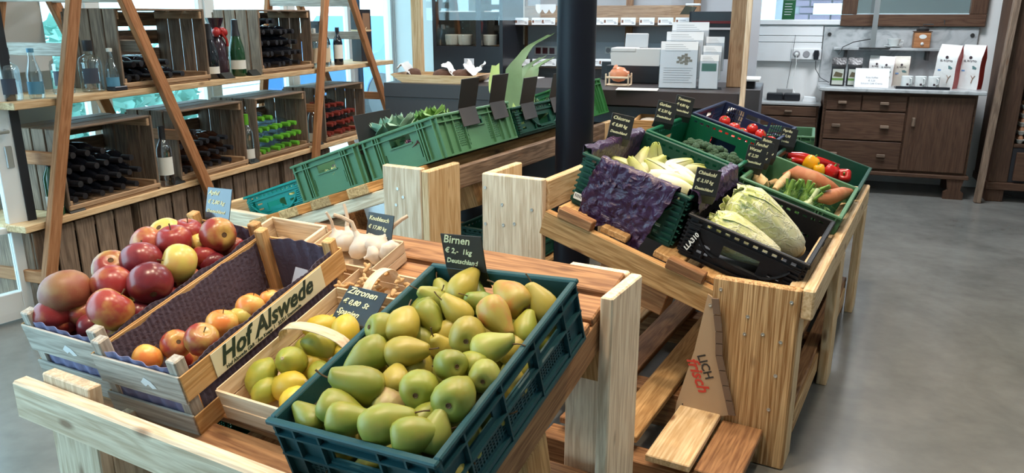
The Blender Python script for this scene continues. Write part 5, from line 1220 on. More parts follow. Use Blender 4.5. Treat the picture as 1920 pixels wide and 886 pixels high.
stand_bottle('clear square-shouldered spirit bottle with tall black stopper, leftmost', 2.63, Zu, R0_, G_CLEAR, C_BLACK, M_lbld, 1, gin, (.03, .10), .0505, gcap, .7)
stand_bottle('small clear lemonade bottle with light blue label, left of the trestle leg', 2.74, Zu, R0_ + .03, G_CLEAR, M_lblb, M_lblb, 1.05, soda, (.02, .075), .0338, scap)
stand_bottle('clear spirit bottle with black stopper just right of the trestle leg', 2.96, Zu, R0_ - .05, G_CLEAR, C_BLACK, M_lbld, 1.02, gin, (.04, .11), .0505, gcap, .7)
stand_bottle('clear spirit bottle with black stopper and dark label, rightmost of three', 3.09, Zu, R0_, G_CLEAR, C_BLACK, M_lbld, 1.08, gin, (.04, .11), .0505, gcap, .7)
stand_bottle('little clear bottle with blue label beside the upper wine crate', 3.165, Zu, R0_ + .06, G_CLEAR, M_lblw, M_lblb, .98, soda, (.02, .07), .0338, scap)
o = MB().cbox(-.06, .06, -.09, .09, 0, .022, .004).obj('tray', plain('black_tray', (.02, .022, .03), .3), None, ROOM @ T(-3.31, 3.05, Zu)); 
o.location = (ROOM @ Vector((-3.285, 3.17, Zu))); o.scale = (.5, .45, 1); tag(o, 'small flat black box lying before the upper wine crate', 'box')
sekt = [(0, .004), (.040, 0), (.0445, .006), (.0445, .13), (.040, .16), (.026, .215), (.018, .26), (.016, .31), (0, .312)]; sfoil = [(.0268, .222), (.020, .262), (.0178, .31), (.0, .315)]
stand_bottle('dark green sparkling wine bottle with cream label between two upper crates', 4.20, Zu, -3.33, G_GREEN, C_BLACK, M_lblw, 1.12, sekt, (.04, .09), .0450, sfoil)
stand_bottle('dark bottle in gift bag with label left of the sparkling wine', 3.965, Zu, -3.34, G_DARK, C_BLACK, M_lblw, 1.05, sekt, (.03, .07), .0450, sfoil)
gb = thing('gift_bag', 'cellophane gift bag with red ribbon bow around a bottle', 'gift bag', ROOM @ T(-3.38, 4.08, Zu), None)
MB().lathe([(.058, 0), (.062, .10), (.055, .20), (.03, .26), (.02, .28), (.05, .34), (.055, .36)], 14).obj('cellophane', plain('dark_cellophane', (.035, .015, .025), .12, coat=.6), gb, smooth=60)
for a in (-40, 40): MB().lathe([(0, -.03), (.02, -.02), (.026, 0), (.018, .02), (0, .03)], 10, T(.03, .03 * (1 if a > 0 else -1), .275) @ RX(a) @ Matrix.Scale(1.1, 4)).obj('ribbon_loop', plain('red_ribbon', (.40, .02, .02), .35), gb, smooth=60)
MB().tube([(.05, -.01, .27), (.06, .02, .23), (.055, .03, .19)], .008, 6).obj('ribbon_tail', MATS['red_ribbon'], gb, smooth=60)
liq = [(0, .004), (.028, 0), (.031, .006), (.031, .14), (.026, .165), (.013, .19), (.012, .225), (0, .226)]; lcap = [(.0135, .212), (.0135, .24), (0, .241)]
for k, (s, r) in enumerate(((5.03, -3.33), (5.11, -3.35), (5.18, -3.31), (5.25, -3.35))):
    stand_bottle('slim clear liqueur bottle with amber label, %s from left by far trestle' % ORD[k], s, Zu, r, G_CLEAR, M_lblw, M_lblc, 1.12 + .05 * (k % 2), liq, (.03, .12), .0316, lcap)
stand_bottle('dark liqueur bottle with white label before a black box', 5.42, Zu, -3.34, G_DARK, C_BLACK, M_lblw, 1.18, liq, (.04, .13), .0316, lcap)
stand_bottle('dark liqueur bottle second to the white-labelled one', 5.34, Zu, -3.40, G_DARK, C_BLACK, M_lblw, 1.18, liq, (.04, .13), .0316, lcap)
bbx = thing('gift_carton', 'black carton behind the dark liqueur bottles', 'carton', ROOM @ T(-3.52, 5.42, Zu)); MB().cbox(-.05, .05, -.05, .05, 0, .33, .002).obj('carton_body', C_BLACK, bbx)
MB().box(.0505, .0512, -.035, .035, .20, .31).obj('picture', plain('carton_print', (.25, .14, .08), .5), bbx)
gx = thing('gift_carton', 'tall black gift carton tied with cream ribbon at the shelf end', 'carton', ROOM @ T(-3.42, 5.93, Zu) @ RZ(-20)); MB().cbox(-.06, .06, -.06, .06, 0, .42, .002).obj('carton_body', C_BLACK, gx)
MB().cbox(-.062, .062, -.062, .062, .245, .257, .001).obj('ribbon', plain('cream_ribbon', (.70, .55, .33), .5), gx)
for a in (-30, 30, 170): MB().tube([(.063, -.02, .25), (.075, -.02 + .03 * math.sin(R_(a)), .25 + .03 * math.cos(R_(a))), (.07, -.02, .25)], .004, 6).obj('ribbon_bow', MATS['cream_ribbon'], gx, smooth=50)
MB().box(.0605, .0612, -.03, .045, .24, .39).obj('picture', MATS['carton_print'], gx)
stand_bottle('clear bottle with tall black capsule standing before two lower crates', 3.435, Zl, -3.285, G_ROSE, C_BLACK, M_lblw, 1.12, None, (.06, .15), .0382)
stand_bottle('green wine bottle with white label at the lower left end behind a leg', 2.715, Zl, -3.30, G_GREEN, C_BLACK, M_lblw, 1.0, None, (.04, .10), .0382)
stand_bottle('green-capped clear bottle standing between two lower crates', 4.185, Zl, -3.30, G_CLEAR, C_GREEN, M_lblw, 1.05, None, (.03, .09), .0382)
stand_bottle('red-capped bottle standing behind the far trestle leg', 4.945, Zl, -3.30, G_ROSE, C_RED, M_lblw, 1.05, None, (.03, .09), .0382)
M_blackst = plain('black_price_holder', (.02, .022, .022), .3)
for k, (s, z, lb) in enumerate(((3.50, Zl, 'black price holder by the clear standing bottle'), (2.80, Zl, 'black price holder at the lower left by the trestle leg'), (4.19, Zl, 'black price holder between brown and green capped crates'), (4.965, Zl, 'black price holder before the red-capped crate'), (4.02, Zu, 'black price holder under the gift bag'), (4.28, Zu, 'black price holder beside the sparkling wine'))):
    o = MB().prism([(0, 0), (.05, 0), (.012, .035)], -.045, .045, RX(90) @ RY(0)).obj('price_holder', M_blackst, None, ROOM @ T(-3.305 if z == Zl else -3.30, s, z)); tag(o, lb, 'price holder', 'small black price holders on the wine shelf')
# ================================================================ COUNTER, FRIDGE AND BREAD SHELF
def rz(u, v, s):
    """room coordinates (r, z) of a pixel on the plane s"""
    d = ROOM.inverted().to_3x3() @ ray(u, v); k = s / d.y; return d.x * k, CAM_H + d.z * k
M_ctr = plain('walnut_laminate', (.030, .023, .024), .45, var=.12, vscale=5); M_ctr2 = plain('counter_panel_dark', (.022, .022, .027), .5); M_strip = plain('pale_blue_strip', (.30, .42, .58), .4)
CT = .955
ct = thing('shop_counter', 'dark walnut sales counter behind the vegetable stands', 'counter', ROOM @ T(-1.36, 4.9, 0))
MB().cbox(-1.12, 1.11, -.35, .40, CT - .09, CT, .003).obj('counter_top', M_ctr, ct)
MB().box(-1.10, 1.05, -.10, .34, .10, CT - .0905).obj('body', M_ctr2, ct)
MB().box(-.35, 1.05, -.112, -.1005, .73, .83).obj('pale_strip', M_strip, ct)  # pale blue strip below the counter top
MB().box(-1.12, -.30, -.34, -.3, .30, CT - .0905).obj('front_panel', M_ctr, ct)
MB().box(-1.08, 1.0, -.05, .3, 0, .10).obj('plinth', M_seal, ct)
MB().box(1.06, 1.10, -.33, .38, .0, CT - .0905).obj('side_panel', M_ctr, ct)
# posts of the counter screen and the hanging clear screen
for u, s, w_, lb, kd, zb in ((783, 4.95, .075, 'pine post at the left end of the counter', 'pine', CT), (1383, 4.95, .085, 'pine post at the right end of the counter', 'cratelt', CT), (1402, 4.50, .028, 'pale slim plank standing before the counter end', 'white', 0)):
    r, _ = rz(u, 60, s); o = board(None, 'screen_post', r - w_ / 2, r + w_ / 2, s - .02, s + .02, zb + .001, 2.6, kd, ROOM); tag(o, lb, 'post')
ra, _ = rz(800, 30, 4.95); rb, _ = rz(1372, 30, 4.95); _, zb = rz(900, 38, 4.95)
o = MB().box(ra, rb, 4.945, 4.951, zb, 2.2).obj('clear_screen', glassy('acrylic_screen', (.97, .98, .99), .03), None, ROOM); tag(o, 'clear hanging acrylic screen between the counter posts', 'screen')
# bread tray
r0, _ = rz(745, 145, 4.72); r1, _ = rz(906, 145, 4.72)
bt_ = thing('bread_board_tray', 'long pale wooden tray with bread on the counter', 'tray', ROOM @ T((r0 + r1) / 2, 4.76, CT))
hw = (r1 - r0) / 2
MB().prism([(-hw + .09, .0), (hw - .07, .0), (hw, .050), (hw - .015, .055), (hw - .08, .012), (-hw + .10, .012), (-hw + .02, .055), (-hw, .050)], -.14, .14, RX(90)).obj('tray_floor', wd('cratelt', 0), bt_)
for y in (-.15, .142): MB().prism([(-hw + .09, .0), (hw - .07, .0), (hw, .050), (-hw, .050)], -.004, .004, T(0, y + .004, 0) @ RX(90)).obj('tray_side', wd('pine', 0), bt_)
M_crust = plain('dark_bread_crust', (.12, .055, .035), .8, var=.4, vscale=30, bump=.6, bscale=60); M_crumb = plain('bread_crumb', (.42, .27, .17), .9, var=.2, vscale=50)
for k, (x, w_, lb) in enumerate(((.02, .075, 'dark rye loaf in the middle of the wooden tray'), (.15, .07, 'dark rye loaf at the right of the tray'), (-.20, .05, 'small bread piece at the left of the tray'))):
    m = MB().lathe([(0, 0), (w_ * .8, .004), (w_, .03), (w_ * .85, .055), (w_ * .4, .068), (0, .07)], 18); o = m.obj('bread_loaf', M_crust, None, ROOM @ T((r0 + r1) / 2 + x, 4.75, CT + .0125), smooth=60); tag(o, lb, 'bread')
rnd = random.Random(6)
for k, (x, lb) in enumerate(((-.25, 'crumpled white paper bag at the left end of the bread tray'), (.08, 'white paper wrapped over the rye loaf'), (.24, 'white paper corner sticking up at the right of the tray'))):
    def fn(u, v, x=x, k=k): return (x + (u - .5) * .12 + .01 * math.sin(v * 9 + k), -.02 + .10 * (v - .5) + .012 * math.sin(u * 8), .075 + .03 * math.sin(u * 5 + k) + .045 * v * (1 if k == 2 else .4) + crump(u, v, .012))
    o = MB().sheet(fn, 10, 8, .001).obj('paper_wrap', plain('bread_paper', (.72, .72, .72), .7), None, ROOM @ T((r0 + r1) / 2, 4.76, CT), smooth=40); tag(o, lb, 'paper')
# sheets on the counter
for u, v, w_, d_, a, lb in ((955, 152, .30, .20, 8, 'loose white paper sheets on the counter behind the black signs'), (985, 146, .22, .16, -12, 'second stack of papers on the counter near the column'), (1195, 168, .24, .13, 5, 'white paper sheet on the counter before the piggy bank')):
    dd_ = hit(u, v, T(0, 0, CT)); o = MB().box(-w_ / 2, w_ / 2, -d_ / 2, d_ / 2, 0, .004).obj('paper_sheet', plain('paper_white', (.80, .80, .80), .7), None, Matrix.Translation(dd_ + Vector((0, 0, .0005))) @ RZ(-19 + a)); tag(o, lb, 'paper')
# fridge with glass upper door
fs = 6.25; f0, _ = rz(810, 80, fs); f1, _ = rz(941, 80, fs)
fg = thing('glass_door_fridge', 'black fridge with glass upper door behind the bread tray', 'fridge', ROOM @ T((f0 + f1) / 2, fs + .3, 0)); hw = (f1 - f0) / 2
M_frb = plain('fridge_black', (.014, .015, .02), .3)
MB().box(-hw, hw, -.28, .3, 0, 1.12).obj('lower_body', M_frb, fg); MB().box(-hw, hw, .26, .3, 1.12, 2.0).obj('back_panel', plain('fridge_interior', (.62, .60, .52), .6), fg)
for x0, x1 in ((-hw, -hw + .03), (hw - .03, hw), (.08, .125)): MB().box(x0, x1, -.28, .26, 1.12, 2.0).obj('door_frame', M_frb, fg)
MB().box(-hw, hw, -.28, .3, 2.0, 2.05).obj('top_panel', M_frb, fg)
MB().box(-hw + .03, .08, -.278, -.272, 1.125, 2.0).obj('glass_door', M_pane, fg); MB().box(.125, hw - .03, -.278, -.272, 1.125, 2.0).obj('glass_door', M_pane, fg)
fl_ = area('fridge_lamp', ROOM @ T((f0 + f1) / 2, fs + .12, 1.985), .3, 5, (1, .93, .8), 'RECTANGLE', .1)
for z in (1.40, 1.68): MB().box(-hw + .03, hw - .03, -.20, .26, z, z + .01).obj('shelf', M_white, fg)
for k in range(6): MB().box(.16, hw - .04, -.288, -.2805, .78 + k * .035, .79 + k * .035).obj('vent_slat', M_frb, fg)
MB().box(-.03, .06, -.284, -.2805, .84, 1.02).obj('notice', plain('notice_paper', (.62, .62, .66), .6), fg)
for k in range(4): MB().box(-.02, .05, -.2856, -.2845, .87 + k * .03, .878 + k * .03).obj('notice_line', M_seal, fg)
for k, (x, z) in enumerate(((-.18, 1.125), (-.06, 1.125), (.17, 1.125))):
    o = MB().lathe([(0, 0), (.055, .004), (.062, .03), (.065, .085), (.06, .09), (0, .09)], 16).obj('plastic_tub', plain('tub_cream', (.60, .56, .48), .5), None, ROOM @ T((f0 + f1) / 2 + x, fs + .12, z), smooth=40); tag(o, 'cream plastic tub in the fridge, %s from left' % ORD[k], 'tub', 'tubs in the fridge')
# bread shelf unit with price tags
ss = 6.6; a0, _ = rz(941, 40, ss); a1, _ = rz(1300, 40, ss)
bs = thing('bread_shelf', 'wall shelf unit with wooden boards behind the counter', 'shelf', ROOM @ T(a0, ss, 0)); wl = a1 - a0
MB().box(-.05, wl + .5, .45, .47, .55, 2.2).obj('back_panel', plain('shelf_back_grey', (.46, .46, .48), .7), bs)
MB().box(.0, wl, .42, .449, .97, 1.14).obj('pale_panel', plain('pale_panel', (.56, .60, .66), .6), bs)
for z in (1.315, .962, .62): board(bs, 'shelf_board', 0, wl, 0, .41, z - .03, z, 'darkply')
board(bs, 'bread_board', 0, wl * .97, .05, .075, 1.33, 1.50, 'cratelt', RX(-12)); 
for x in (.05, .42, wl * .62, wl - .05): board(bs, 'upright', x, x + .06, .36, .40, .62, 2.1, 'pallet')
sk = MB().cbox(.17, .39, .405, .418, 1.02, 1.10, .003).obj('socket_strip', M_white, bs)
for k in range(3): MB().box(.185 + k * .066, .185 + k * .066 + .048, .402, .4055, 1.033, 1.087).obj('red_socket', plain('socket_red', (.10, .01, .02), .4), sk)
o = MB().cbox(.0, .06, .0, .01, 0, .06, .002).obj('wall_socket', M_white, None, ROOM @ T(rz(1121, 98, ss)[0] - .03, ss + .405, rz(1121, 98, ss)[1] - .03)); tag(o, 'white wall socket beside the black column', 'socket'); MB().lathe([(0, 0), (.02, 0), (.022, .003)], 14, T(.03, -.001, .03) @ RX(90)).obj('socket_well', plain('socket_grey', (.3, .3, .32), .5), o)
M_tag = plain('tag_white', (.82, .84, .86), .5); M_tagp = plain('tag_picture', (.20, .09, .06), .6); M_tagt = plain('tag_text', (.32, .33, .36), .6)
tag_me = MB().cbox(-.062, .062, -.002, .001, -.03, .03, .001).mesh('price_tag'); tag_me.materials.append(M_tag)
tl_me = MB().box(-.03, .02, -.0030, -.0022, .006, .011).box(-.03, .045, -.0030, -.0022, -.006, -.002).box(.03, .052, -.0030, -.0022, -.018, -.010).mesh('tag_text'); tl_me.materials.append(M_tagt)
tp_me = MB().box(-.056, -.040, -.0030, -.0022, -.012, .012).mesh('tag_picture'); tp_me.materials.append(M_tagp)
for row, (v, us) in enumerate(((40, (916, 949, 978, 1010, 1028, 1120, 1145, 1178, 1213, 1248, 1281)), (117, (951, 981, 1011, 1030, 1118, 1136)))):
    for k, u in enumerate(us):
        r, z = rz(u, v, ss - .004); o = link('price_tag', tag_me, None, None, ROOM @ T(r, ss - .006, z) @ RX(-6)); tag(o, f'white bread price tag, {ORD[k]} from left in the {"upper" if row == 0 else "lower"} tag row', 'price tag', 'bread shelf price tags'); link('tag_text', tl_me, None, o); link('tag_picture', tp_me, None, o)
o = MB().sheet(lambda u, v: (-.09 + .18 * u, .0, -.04 * v - .035 * abs(math.sin(u * 9.4)) * v), 24, 2, .002).obj('paper_garland', M_tag, None, ROOM @ T(rz(1022, 8, ss)[0], ss + .02, rz(1022, 8, ss)[1])); tag(o, 'white scalloped paper hanging on the bread board', 'paper')
# things on the counter, right part
def on_counter(u, s): return ROOM @ T(rz(u, 120, s)[0], s, CT + .0005)
rg = thing('receipt_printer', 'silver receipt printer with raised lid on the counter', 'printer', on_counter(1196, 5.12) @ T(0, 0, -.03))
MB().cbox(-.19, .15, -.09, .09, .03, .14, .004).obj('black_base', M_frb, rg)
MB().prism([(-.155, .14), (.15, .14), (.165, .16), (.155, .245), (-.14, .245), (-.165, .215)], -.09, .09, RX(90)).obj('body', plain('silver_plastic', (.62, .60, .58), .3), rg)
MB().cbox(-.16, .0, -.095, .08, .225, .25, .004).obj('front_cover', MATS['silver_plastic'], rg)
MB().cbox(-.10, .05, -.01, .0, .25, .345, .004, RX(-14)).obj('raised_lid', plain('lid_grey', (.52, .53, .55), .3), rg)
MB().cbox(.155, .24, -.07, .09, .13, .235, .01).obj('cable_cover', M_frb, rg)
cr_ = thing('cash_desk_front', 'black raised box on the counter behind the piggy bank', 'box', on_counter(1190, 5.3)); MB().cbox(-.22, .26, -.03, .0, -.0, .12, .003).obj('panel', M_ctr2, cr_)
pg = thing('piggy_bank', 'orange piggy bank in a little wooden cradle', 'piggy bank', on_counter(1161, 4.84))
M_pig = plain('pig_orange', (.70, .26, .13), .35)
MB().lathe([(0, -.058), (.02, -.056), (.042, -.035), (.05, 0), (.042, .035), (.022, .052), (.02, .066), (0, .066)], 18, T(0, 0, .068) @ RZ(20) @ RY(90) @ Matrix.Scale(.95, 4)).obj('body', M_pig, pg, smooth=60)
for y in (-.02, .02): MB().lathe([(.016, 0), (.008, .014), (0, .022)], 8, T(-.02, y, .105)).obj('ear', M_pig, pg, smooth=50)
for y in (-.05, .05): board(pg, 'cradle_rail', -.075, .075, y - .005, y + .005, .045, .058, 'chip')
for x in (-.07, .07):
    for y in (-.05, .05): board(pg, 'cradle_leg', x - .005, x + .005, y - .0049, y + .0049, .0, .075, 'chip')
board(pg, 'cradle_floor', -.075, .075, -.044, .044, .0, .008, 'chip')
def leaflet_stand(label, u, s, w_, tiers, h, dz, pic):
    st = thing('leaflet_stand', label, 'leaflet holder', on_counter(u, s) @ RZ(6)); n = len(tiers)
    M_acr = glassy('acrylic_holder', (.93, .95, .97), .10)
    for k in range(n):
        y, z = k * .05, k * dz; A = T(k * w_ * .13, y, z) @ RX(-12)
        MB().box(-w_ / 2 - .004, w_ / 2 + .004, -.014, -.012, 0.002, h * .82, A).obj('acrylic_front', M_acr, st)
        MB().box(-w_ / 2 - .004, w_ / 2 + .004, .012, .014, 0.002, h * .98, A).obj('acrylic_back', M_acr, st)
        lf = MB().box(-w_ / 2, w_ / 2, -.010, .010, .004, h, A).obj('leaflet_stack', plain('leaflet_white', (.78, .79, .82), .55), st)
        if k == 0 and pic: pic(lf, A)
        for j in range(4): MB().box(-w_ * .38, w_ * (.1 + .07 * j), -.0112, -.0102, h * (.93 - .045 * j), h * (.938 - .045 * j), A).obj('print_line', M_tagt, lf)
    MB().box(-w_ / 2, w_ / 2 + w_ * .13 * (n - 1), -.02, .05 * n, 0, .002).obj('base', M_acr, st)
def pic1(lf, A):
    m = MB()
    for k in range(14):
        a = k * 2.4; rr = .012 + .0022 * k; m.box(.03 + rr * math.cos(a) - .009, .03 + rr * math.cos(a) + .009, -.0114, -.0103, .170 + .8 * rr * math.sin(a) - .007, .170 + .8 * rr * math.sin(a) + .007, A)
    m.obj('printed_drawing', plain('drawing_brown', (.24, .20, .15), .6), lf)
    for j in range(7): MB().box(-.085, .085 - .01 * (j % 3), -.0112, -.0102, .118 - j * .014, .121 - j * .014, A).obj('print_line', M_tagt, lf)
def pic2(lf, A): MB().box(-.042, .042, -.0112, -.0102, .105, .15, A).obj('printed_photo', plain('photo_green', (.02, .14, .10), .5), lf)
leaflet_stand('three-tier clear holder of large white leaflets on the counter', 1272, 4.74, .215, (0, 1, 2), .275, .055, pic1)
leaflet_stand('three-tier clear holder of narrow leaflets at the counter end', 1330, 4.74, .105, (0, 1, 2), .20, .05, pic2)
# dark screen box on the back shelf and grey cabinet with scales
r, z = rz(1340, 34, 6.45); o = thing('black_scanner', 'black flat device on the shelf above the leaflets', 'device', ROOM @ T(r, 6.5, z - .07)); MB().cbox(-.19, .19, -.1, .15, 0, .12, .006).obj('housing', M_frb, o); MB().box(-.17, .15, -.102, -.1005, .03, .05).obj('red_strip', plain('dim_red', (.10, .01, .012), .3), o)
MB().cbox(-.19, .19, -.08, .15, -.24, -.02, .004).obj('lower_case', plain('case_black', (.02, .021, .025), .4), o)
lp = thing('desk_lamp_holder', 'dark olive stapler-like holder on the shelf corner', 'holder', ROOM @ T(rz(1298, 18, 6.45)[0], 6.45, rz(1298, 22, 6.45)[1])); MB().prism([(-.09, -.02), (.0, -.02), (.03, .035), (-.05, .045)], -.04, .04, RX(90)).obj('body', plain('olive_dark', (.05, .05, .03), .5), lp); MB().cbox(-.05, .06, -.04, .04, .046, .062, .003).obj('white_cap', M_white, lp)
gc = thing('grey_cabinet', 'grey cabinet standing at the right end of the counter', 'cabinet', ROOM @ T(rz(1423, 200, 5.45)[0] - .10, 5.75, 0)); MB().cbox(-.16, .10, -.3, .3, 0, .90, .004).obj('body', plain('cabinet_grey', (.10, .10, .11), .5), gc); MB().cbox(-.16, .10, -.302, -.3005, .5, .502, .0005).obj('door_gap', M_seal, gc)
sc_ = thing('kitchen_scale', 'white weighing scale on the grey cabinet', 'scale', ROOM @ T(rz(1423, 200, 5.45)[0] - .10, 5.60, .9005)); MB().cbox(-.09, .09, -.12, .12, .05, .068, .004).obj('plate', M_white, sc_); MB().cbox(-.06, .06, -.08, .08, 0, .05, .006).obj('base', M_frb, sc_)
# ================================================================ DRESSER WITH MARBLE, COFFEE AND MIRROR; CABINETS
def marble():
    m, nt, b = nodes_of('grey_marble'); tc = N(nt, 'ShaderNodeTexCoord'); n = N(nt, 'ShaderNodeTexNoise', i_Scale=5., i_Detail=9., i_Distortion=2.5); L(nt, tc.outputs['Object'], n.inputs['Vector'])
    r = N(nt, 'ShaderNodeValToRGB'); L(nt, n.outputs[0], r.inputs[0]); e = r.color_ramp.elements; e[0].position = .35; e[0].color = (.33, .35, .36, 1); e[1].position = .62; e[1].color = (.50, .52, .53, 1); x = e.new(.46); x.color = (.45, .47, .48, 1)
    L(nt, r.outputs[0], b.inputs['Base Color']); b.inputs['Roughness'].default_value = .25; return m
M_marb = marble(); M_iron = plain('dark_bolt', (.03, .03, .03), .4)
DS, DR0, DR1, DT = 6.80, .25, 1.44, .818
ds = thing('dresser', 'brown wooden dresser with drawers and a door under the coffee bags', 'dresser', ROOM @ T((DR0 + DR1) / 2, DS + .28, 0)); hw = (DR1 - DR0) / 2 - .045; f = -.255
MB().box(-hw, hw, f + .02, .28, .155, DT - .031).obj('body', wd('brown', 0), ds)
MB().cbox(-hw - .02, hw + .02, f - .01, .28, .125, .155, .004).obj('plinth_moulding', wd('brown', 0), ds)
for x in (-hw + .07, hw - .07): MB().prism([(-.07, 0), (.07, 0), (.07, .02), (.045, .04), (.06, .125), (-.06, .125), (-.045, .04), (-.07, .02)], -.02, .02, T(x, f + .02, 0) @ RX(90)).obj('foot', wd('brown', 2), ds)
for x in (-hw + .05, hw - .05): MB().box(x - .03, x + .03, .2, .26, 0, .125).obj('foot', wd('brown', 2), ds)
xs = -hw + .02; xm = .06
def drawer(x0, x1, z0, z1, kx):
    d = MB().cbox(x0, x1, f - .002, f + .0195, z0, z1, .004).obj('drawer', wd('brown', 0), ds)
    for k in kx: MB().cbox(k - .032, k + .032, f - .028, f - .0025, (z0 + z1) / 2 - .012, (z0 + z1) / 2 + .012, .004).obj('handle', wd('crate', 0), d)
    return d
drawer(xs, -.27, .64, .762, (-.41,)); drawer(-.262, xm, .64, .762, (-.10,))
drawer(xs, xm, .405, .628, (-.44, -.08)); drawer(xs, xm, .175, .395, (-.44, -.08))
d = MB().cbox(xm + .012, hw - .02, f - .002, f + .0195, .175, .762, .004).obj('door', wd('brown', 2), ds); MB().cbox(xm + .05, xm + .075, f - .025, f - .0025, .53, .60, .004).obj('handle', wd('crate', 2), d)
tp = MB().cbox(DR0 - (DR0 + DR1) / 2, DR1 - (DR0 + DR1) / 2, -.30, .29, DT - .03, DT, .006).obj('marble_top', M_marb, ds)
mb_ = thing('marble_splashback', 'grey marble splashback with little shelf above the dresser', 'splashback', ROOM @ T((DR0 + DR1) / 2, 7.36, DT)); MB().cbox(-.585, .585, .0, .03, .0005, .46, .004).obj('slab', M_marb, mb_)
MB().cbox(-.50, .32, -.14, -.0005, .275, .298, .004).obj('little_shelf', M_marb, mb_)
for x in (-.54, .54): MB().lathe([(0, -.006), (.016, -.006), (.016, 0)], 12, T(x, -.0005, .40) @ RX(90) @ Matrix.Diagonal((1, 1, -1, 1))).obj('bolt', M_iron, mb_, smooth=40)
for x in (-.40, .22): MB().box(x - .01, x + .01, -.12, -.0005, .20, .2745).obj('bracket', M_iron, mb_)
# mirror in brown frame
mr = thing('framed_mirror', 'mirror in a wide brown wooden frame above the dresser', 'mirror', ROOM @ T(.92, 7.36, 1.285)); 
for x0, x1, z0, z1, ax in ((-.54, .54, 0, .095, 0), (-.54, -.42, .0955, .9, 2), (.42, .54, .0955, .9, 2), (-.42, .42, .80, .9, 0)): MB().cbox(x0, x1, -.03, .03, z0, z1, .004).obj('frame_rail', wd('brown', ax), mr)
MB().box(-.42, .42, .0, .006, .0955, .80).obj('mirror_glass', plain('mirror_silver', (.85, .88, .88), .03, metal=1.), mr)
MB().box(-.418, .418, -.004, -.0005, .0965, .104).obj('bevel_edge', plain('bevel_glass', (.6, .75, .8), .1), mr)
hk = MB().tube([(0, 0, 0), (0, -.03, -.005), (0, -.035, -.03)], .004, 6).obj('coat_hook', M_iron, mr, T(.24, -.031, .05))
st = thing('metal_strut', 'vertical steel flat bar with bent foot on the marble shelf', 'bar', ROOM @ T(rz(1639, 60, 7.2)[0], 7.2, 1.118)); MB().box(-.02, .02, -.004, .004, .0, 1.2).obj('bar', M_alu, st); MB().box(-.10, .13, -.06, .02, -.008, .0).obj('foot', plain('black_steel', (.02, .02, .02), .4), st)
# coffee bags
def coffee_bag(label, u, s, w_, h, dpt, front, side, lean=0, yaw=0, logo=None, group='coffee bags'):
    b = thing('coffee_bag', label, 'coffee bag', ROOM @ T(rz(u, 150, s)[0], s, DT + .0005) @ RZ(yaw) @ RY(lean), group)
    def shape(u_, v_, sgn):
        z = v_ * h; t = max(0, (v_ - .72) / .28); d_ = dpt / 2 * (1 - .92 * t) * (1 + .10 * math.sin(v_ * 3.1)); x = (u_ - .5) * w_ * (1 + .03 * math.sin(v_ * 9)) ; bul = .010 * math.sin(math.pi * u_) * math.sin(math.pi * min(1, v_ * 1.2))
        return (x, sgn * (d_ + bul), z)
    MB().sheet(lambda a, c: shape(a, c, -1), 8, 14, .002).obj('front_panel', front, b, smooth=60); MB().sheet(lambda a, c: shape(a, c, 1), 8, 14, .002).obj('back_panel', front, b, smooth=60)
    for sx in (0, 1):
        def sd(a, c, sx=sx): p0, p1 = Vector(shape(sx, c, -1)), Vector(shape(sx, c, 1)); p = p0.lerp(p1, a); p.x += (.012 * (1 if sx == 0 else -1)) * math.sin(math.pi * a) * (c ** 2); return p
        MB().sheet(sd, 4, 14, .002).obj('side_gusset', side, b, smooth=60)
    MB().box(-w_ / 2, w_ / 2, -dpt / 2, dpt / 2, .0005, .003).obj('base', side, b)
    return b
W_BAG = plain('bag_white', (.74, .74, .72), .38, var=.05, vscale=8, bump=.3, bscale=25); R_BAG = plain('bag_red', (.42, .03, .025), .35); K_BAG = plain('bag_black', (.012, .012, .014), .3, bump=.3, bscale=30); T_BAG = plain('bag_cream', (.60, .56, .48), .4, bump=.3, bscale=25)
M_logo = plain('logo_dark', (.05, .03, .04), .6); M_veg = plain('print_bluegreen', (.10, .20, .20), .6); M_veg2 = plain('print_brown', (.28, .14, .07), .6)
def bag_print(b, w_, h, dpt):
    y = -dpt / 2 - .0125
    text(b, 'EL ROJITO', w_ * .13, T(0, y, h * .62) @ RX(90), M_logo, 0, .0002, 'CENTER')
    MB().lathe([(.007, 0), (.010, 0), (.010, .0008), (.007, .0008)], 12, T(0, y, h * .72) @ RX(90) @ Matrix.Scale(w_ / .13, 4)).obj('logo_ring', M_logo, b)
    MB().prism([(-.03, 0), (-.01, .012), (.01, .016), (.03, .004), (.025, -.006), (-.02, -.005)], 0, .0008, T(w_ * .12, y, h * .48) @ RX(90) @ Matrix.Scale(w_ / .13, 4)).obj('tree_print', M_veg, b)
    MB().tube([(0, 0, 0), (.006, 0, .03), (-.006, 0, .05)], .002, 5, T(w_ * .2, y, h * .14) @ Matrix.Scale(w_ / .13, 4)).tube([(.006, 0, .03), (.018, 0, .05)], .002, 5, T(w_ * .2, y, h * .14) @ Matrix.Scale(w_ / .13, 4)).obj('plant_print', M_veg2, b)
    MB().prism([(-.012, 0), (.012, 0), (.012, .012), (-.012, .012)], 0, .0008, T(-w_ * .25, y, h * .40) @ RX(90)).obj('blue_print', plain('print_blue', (.15, .28, .5), .6), b)
for k, (u, lb, ln) in enumerate(((1772, 'large white coffee bag with red side, left of the pair', 3), (1818, 'large white coffee bag with red side, at the right end of the marble', 1))):
    b = coffee_bag(lb, u, 7.02, .155, .335, .085, W_BAG, R_BAG, ln, -32); bag_print(b, .155, .335, .085)
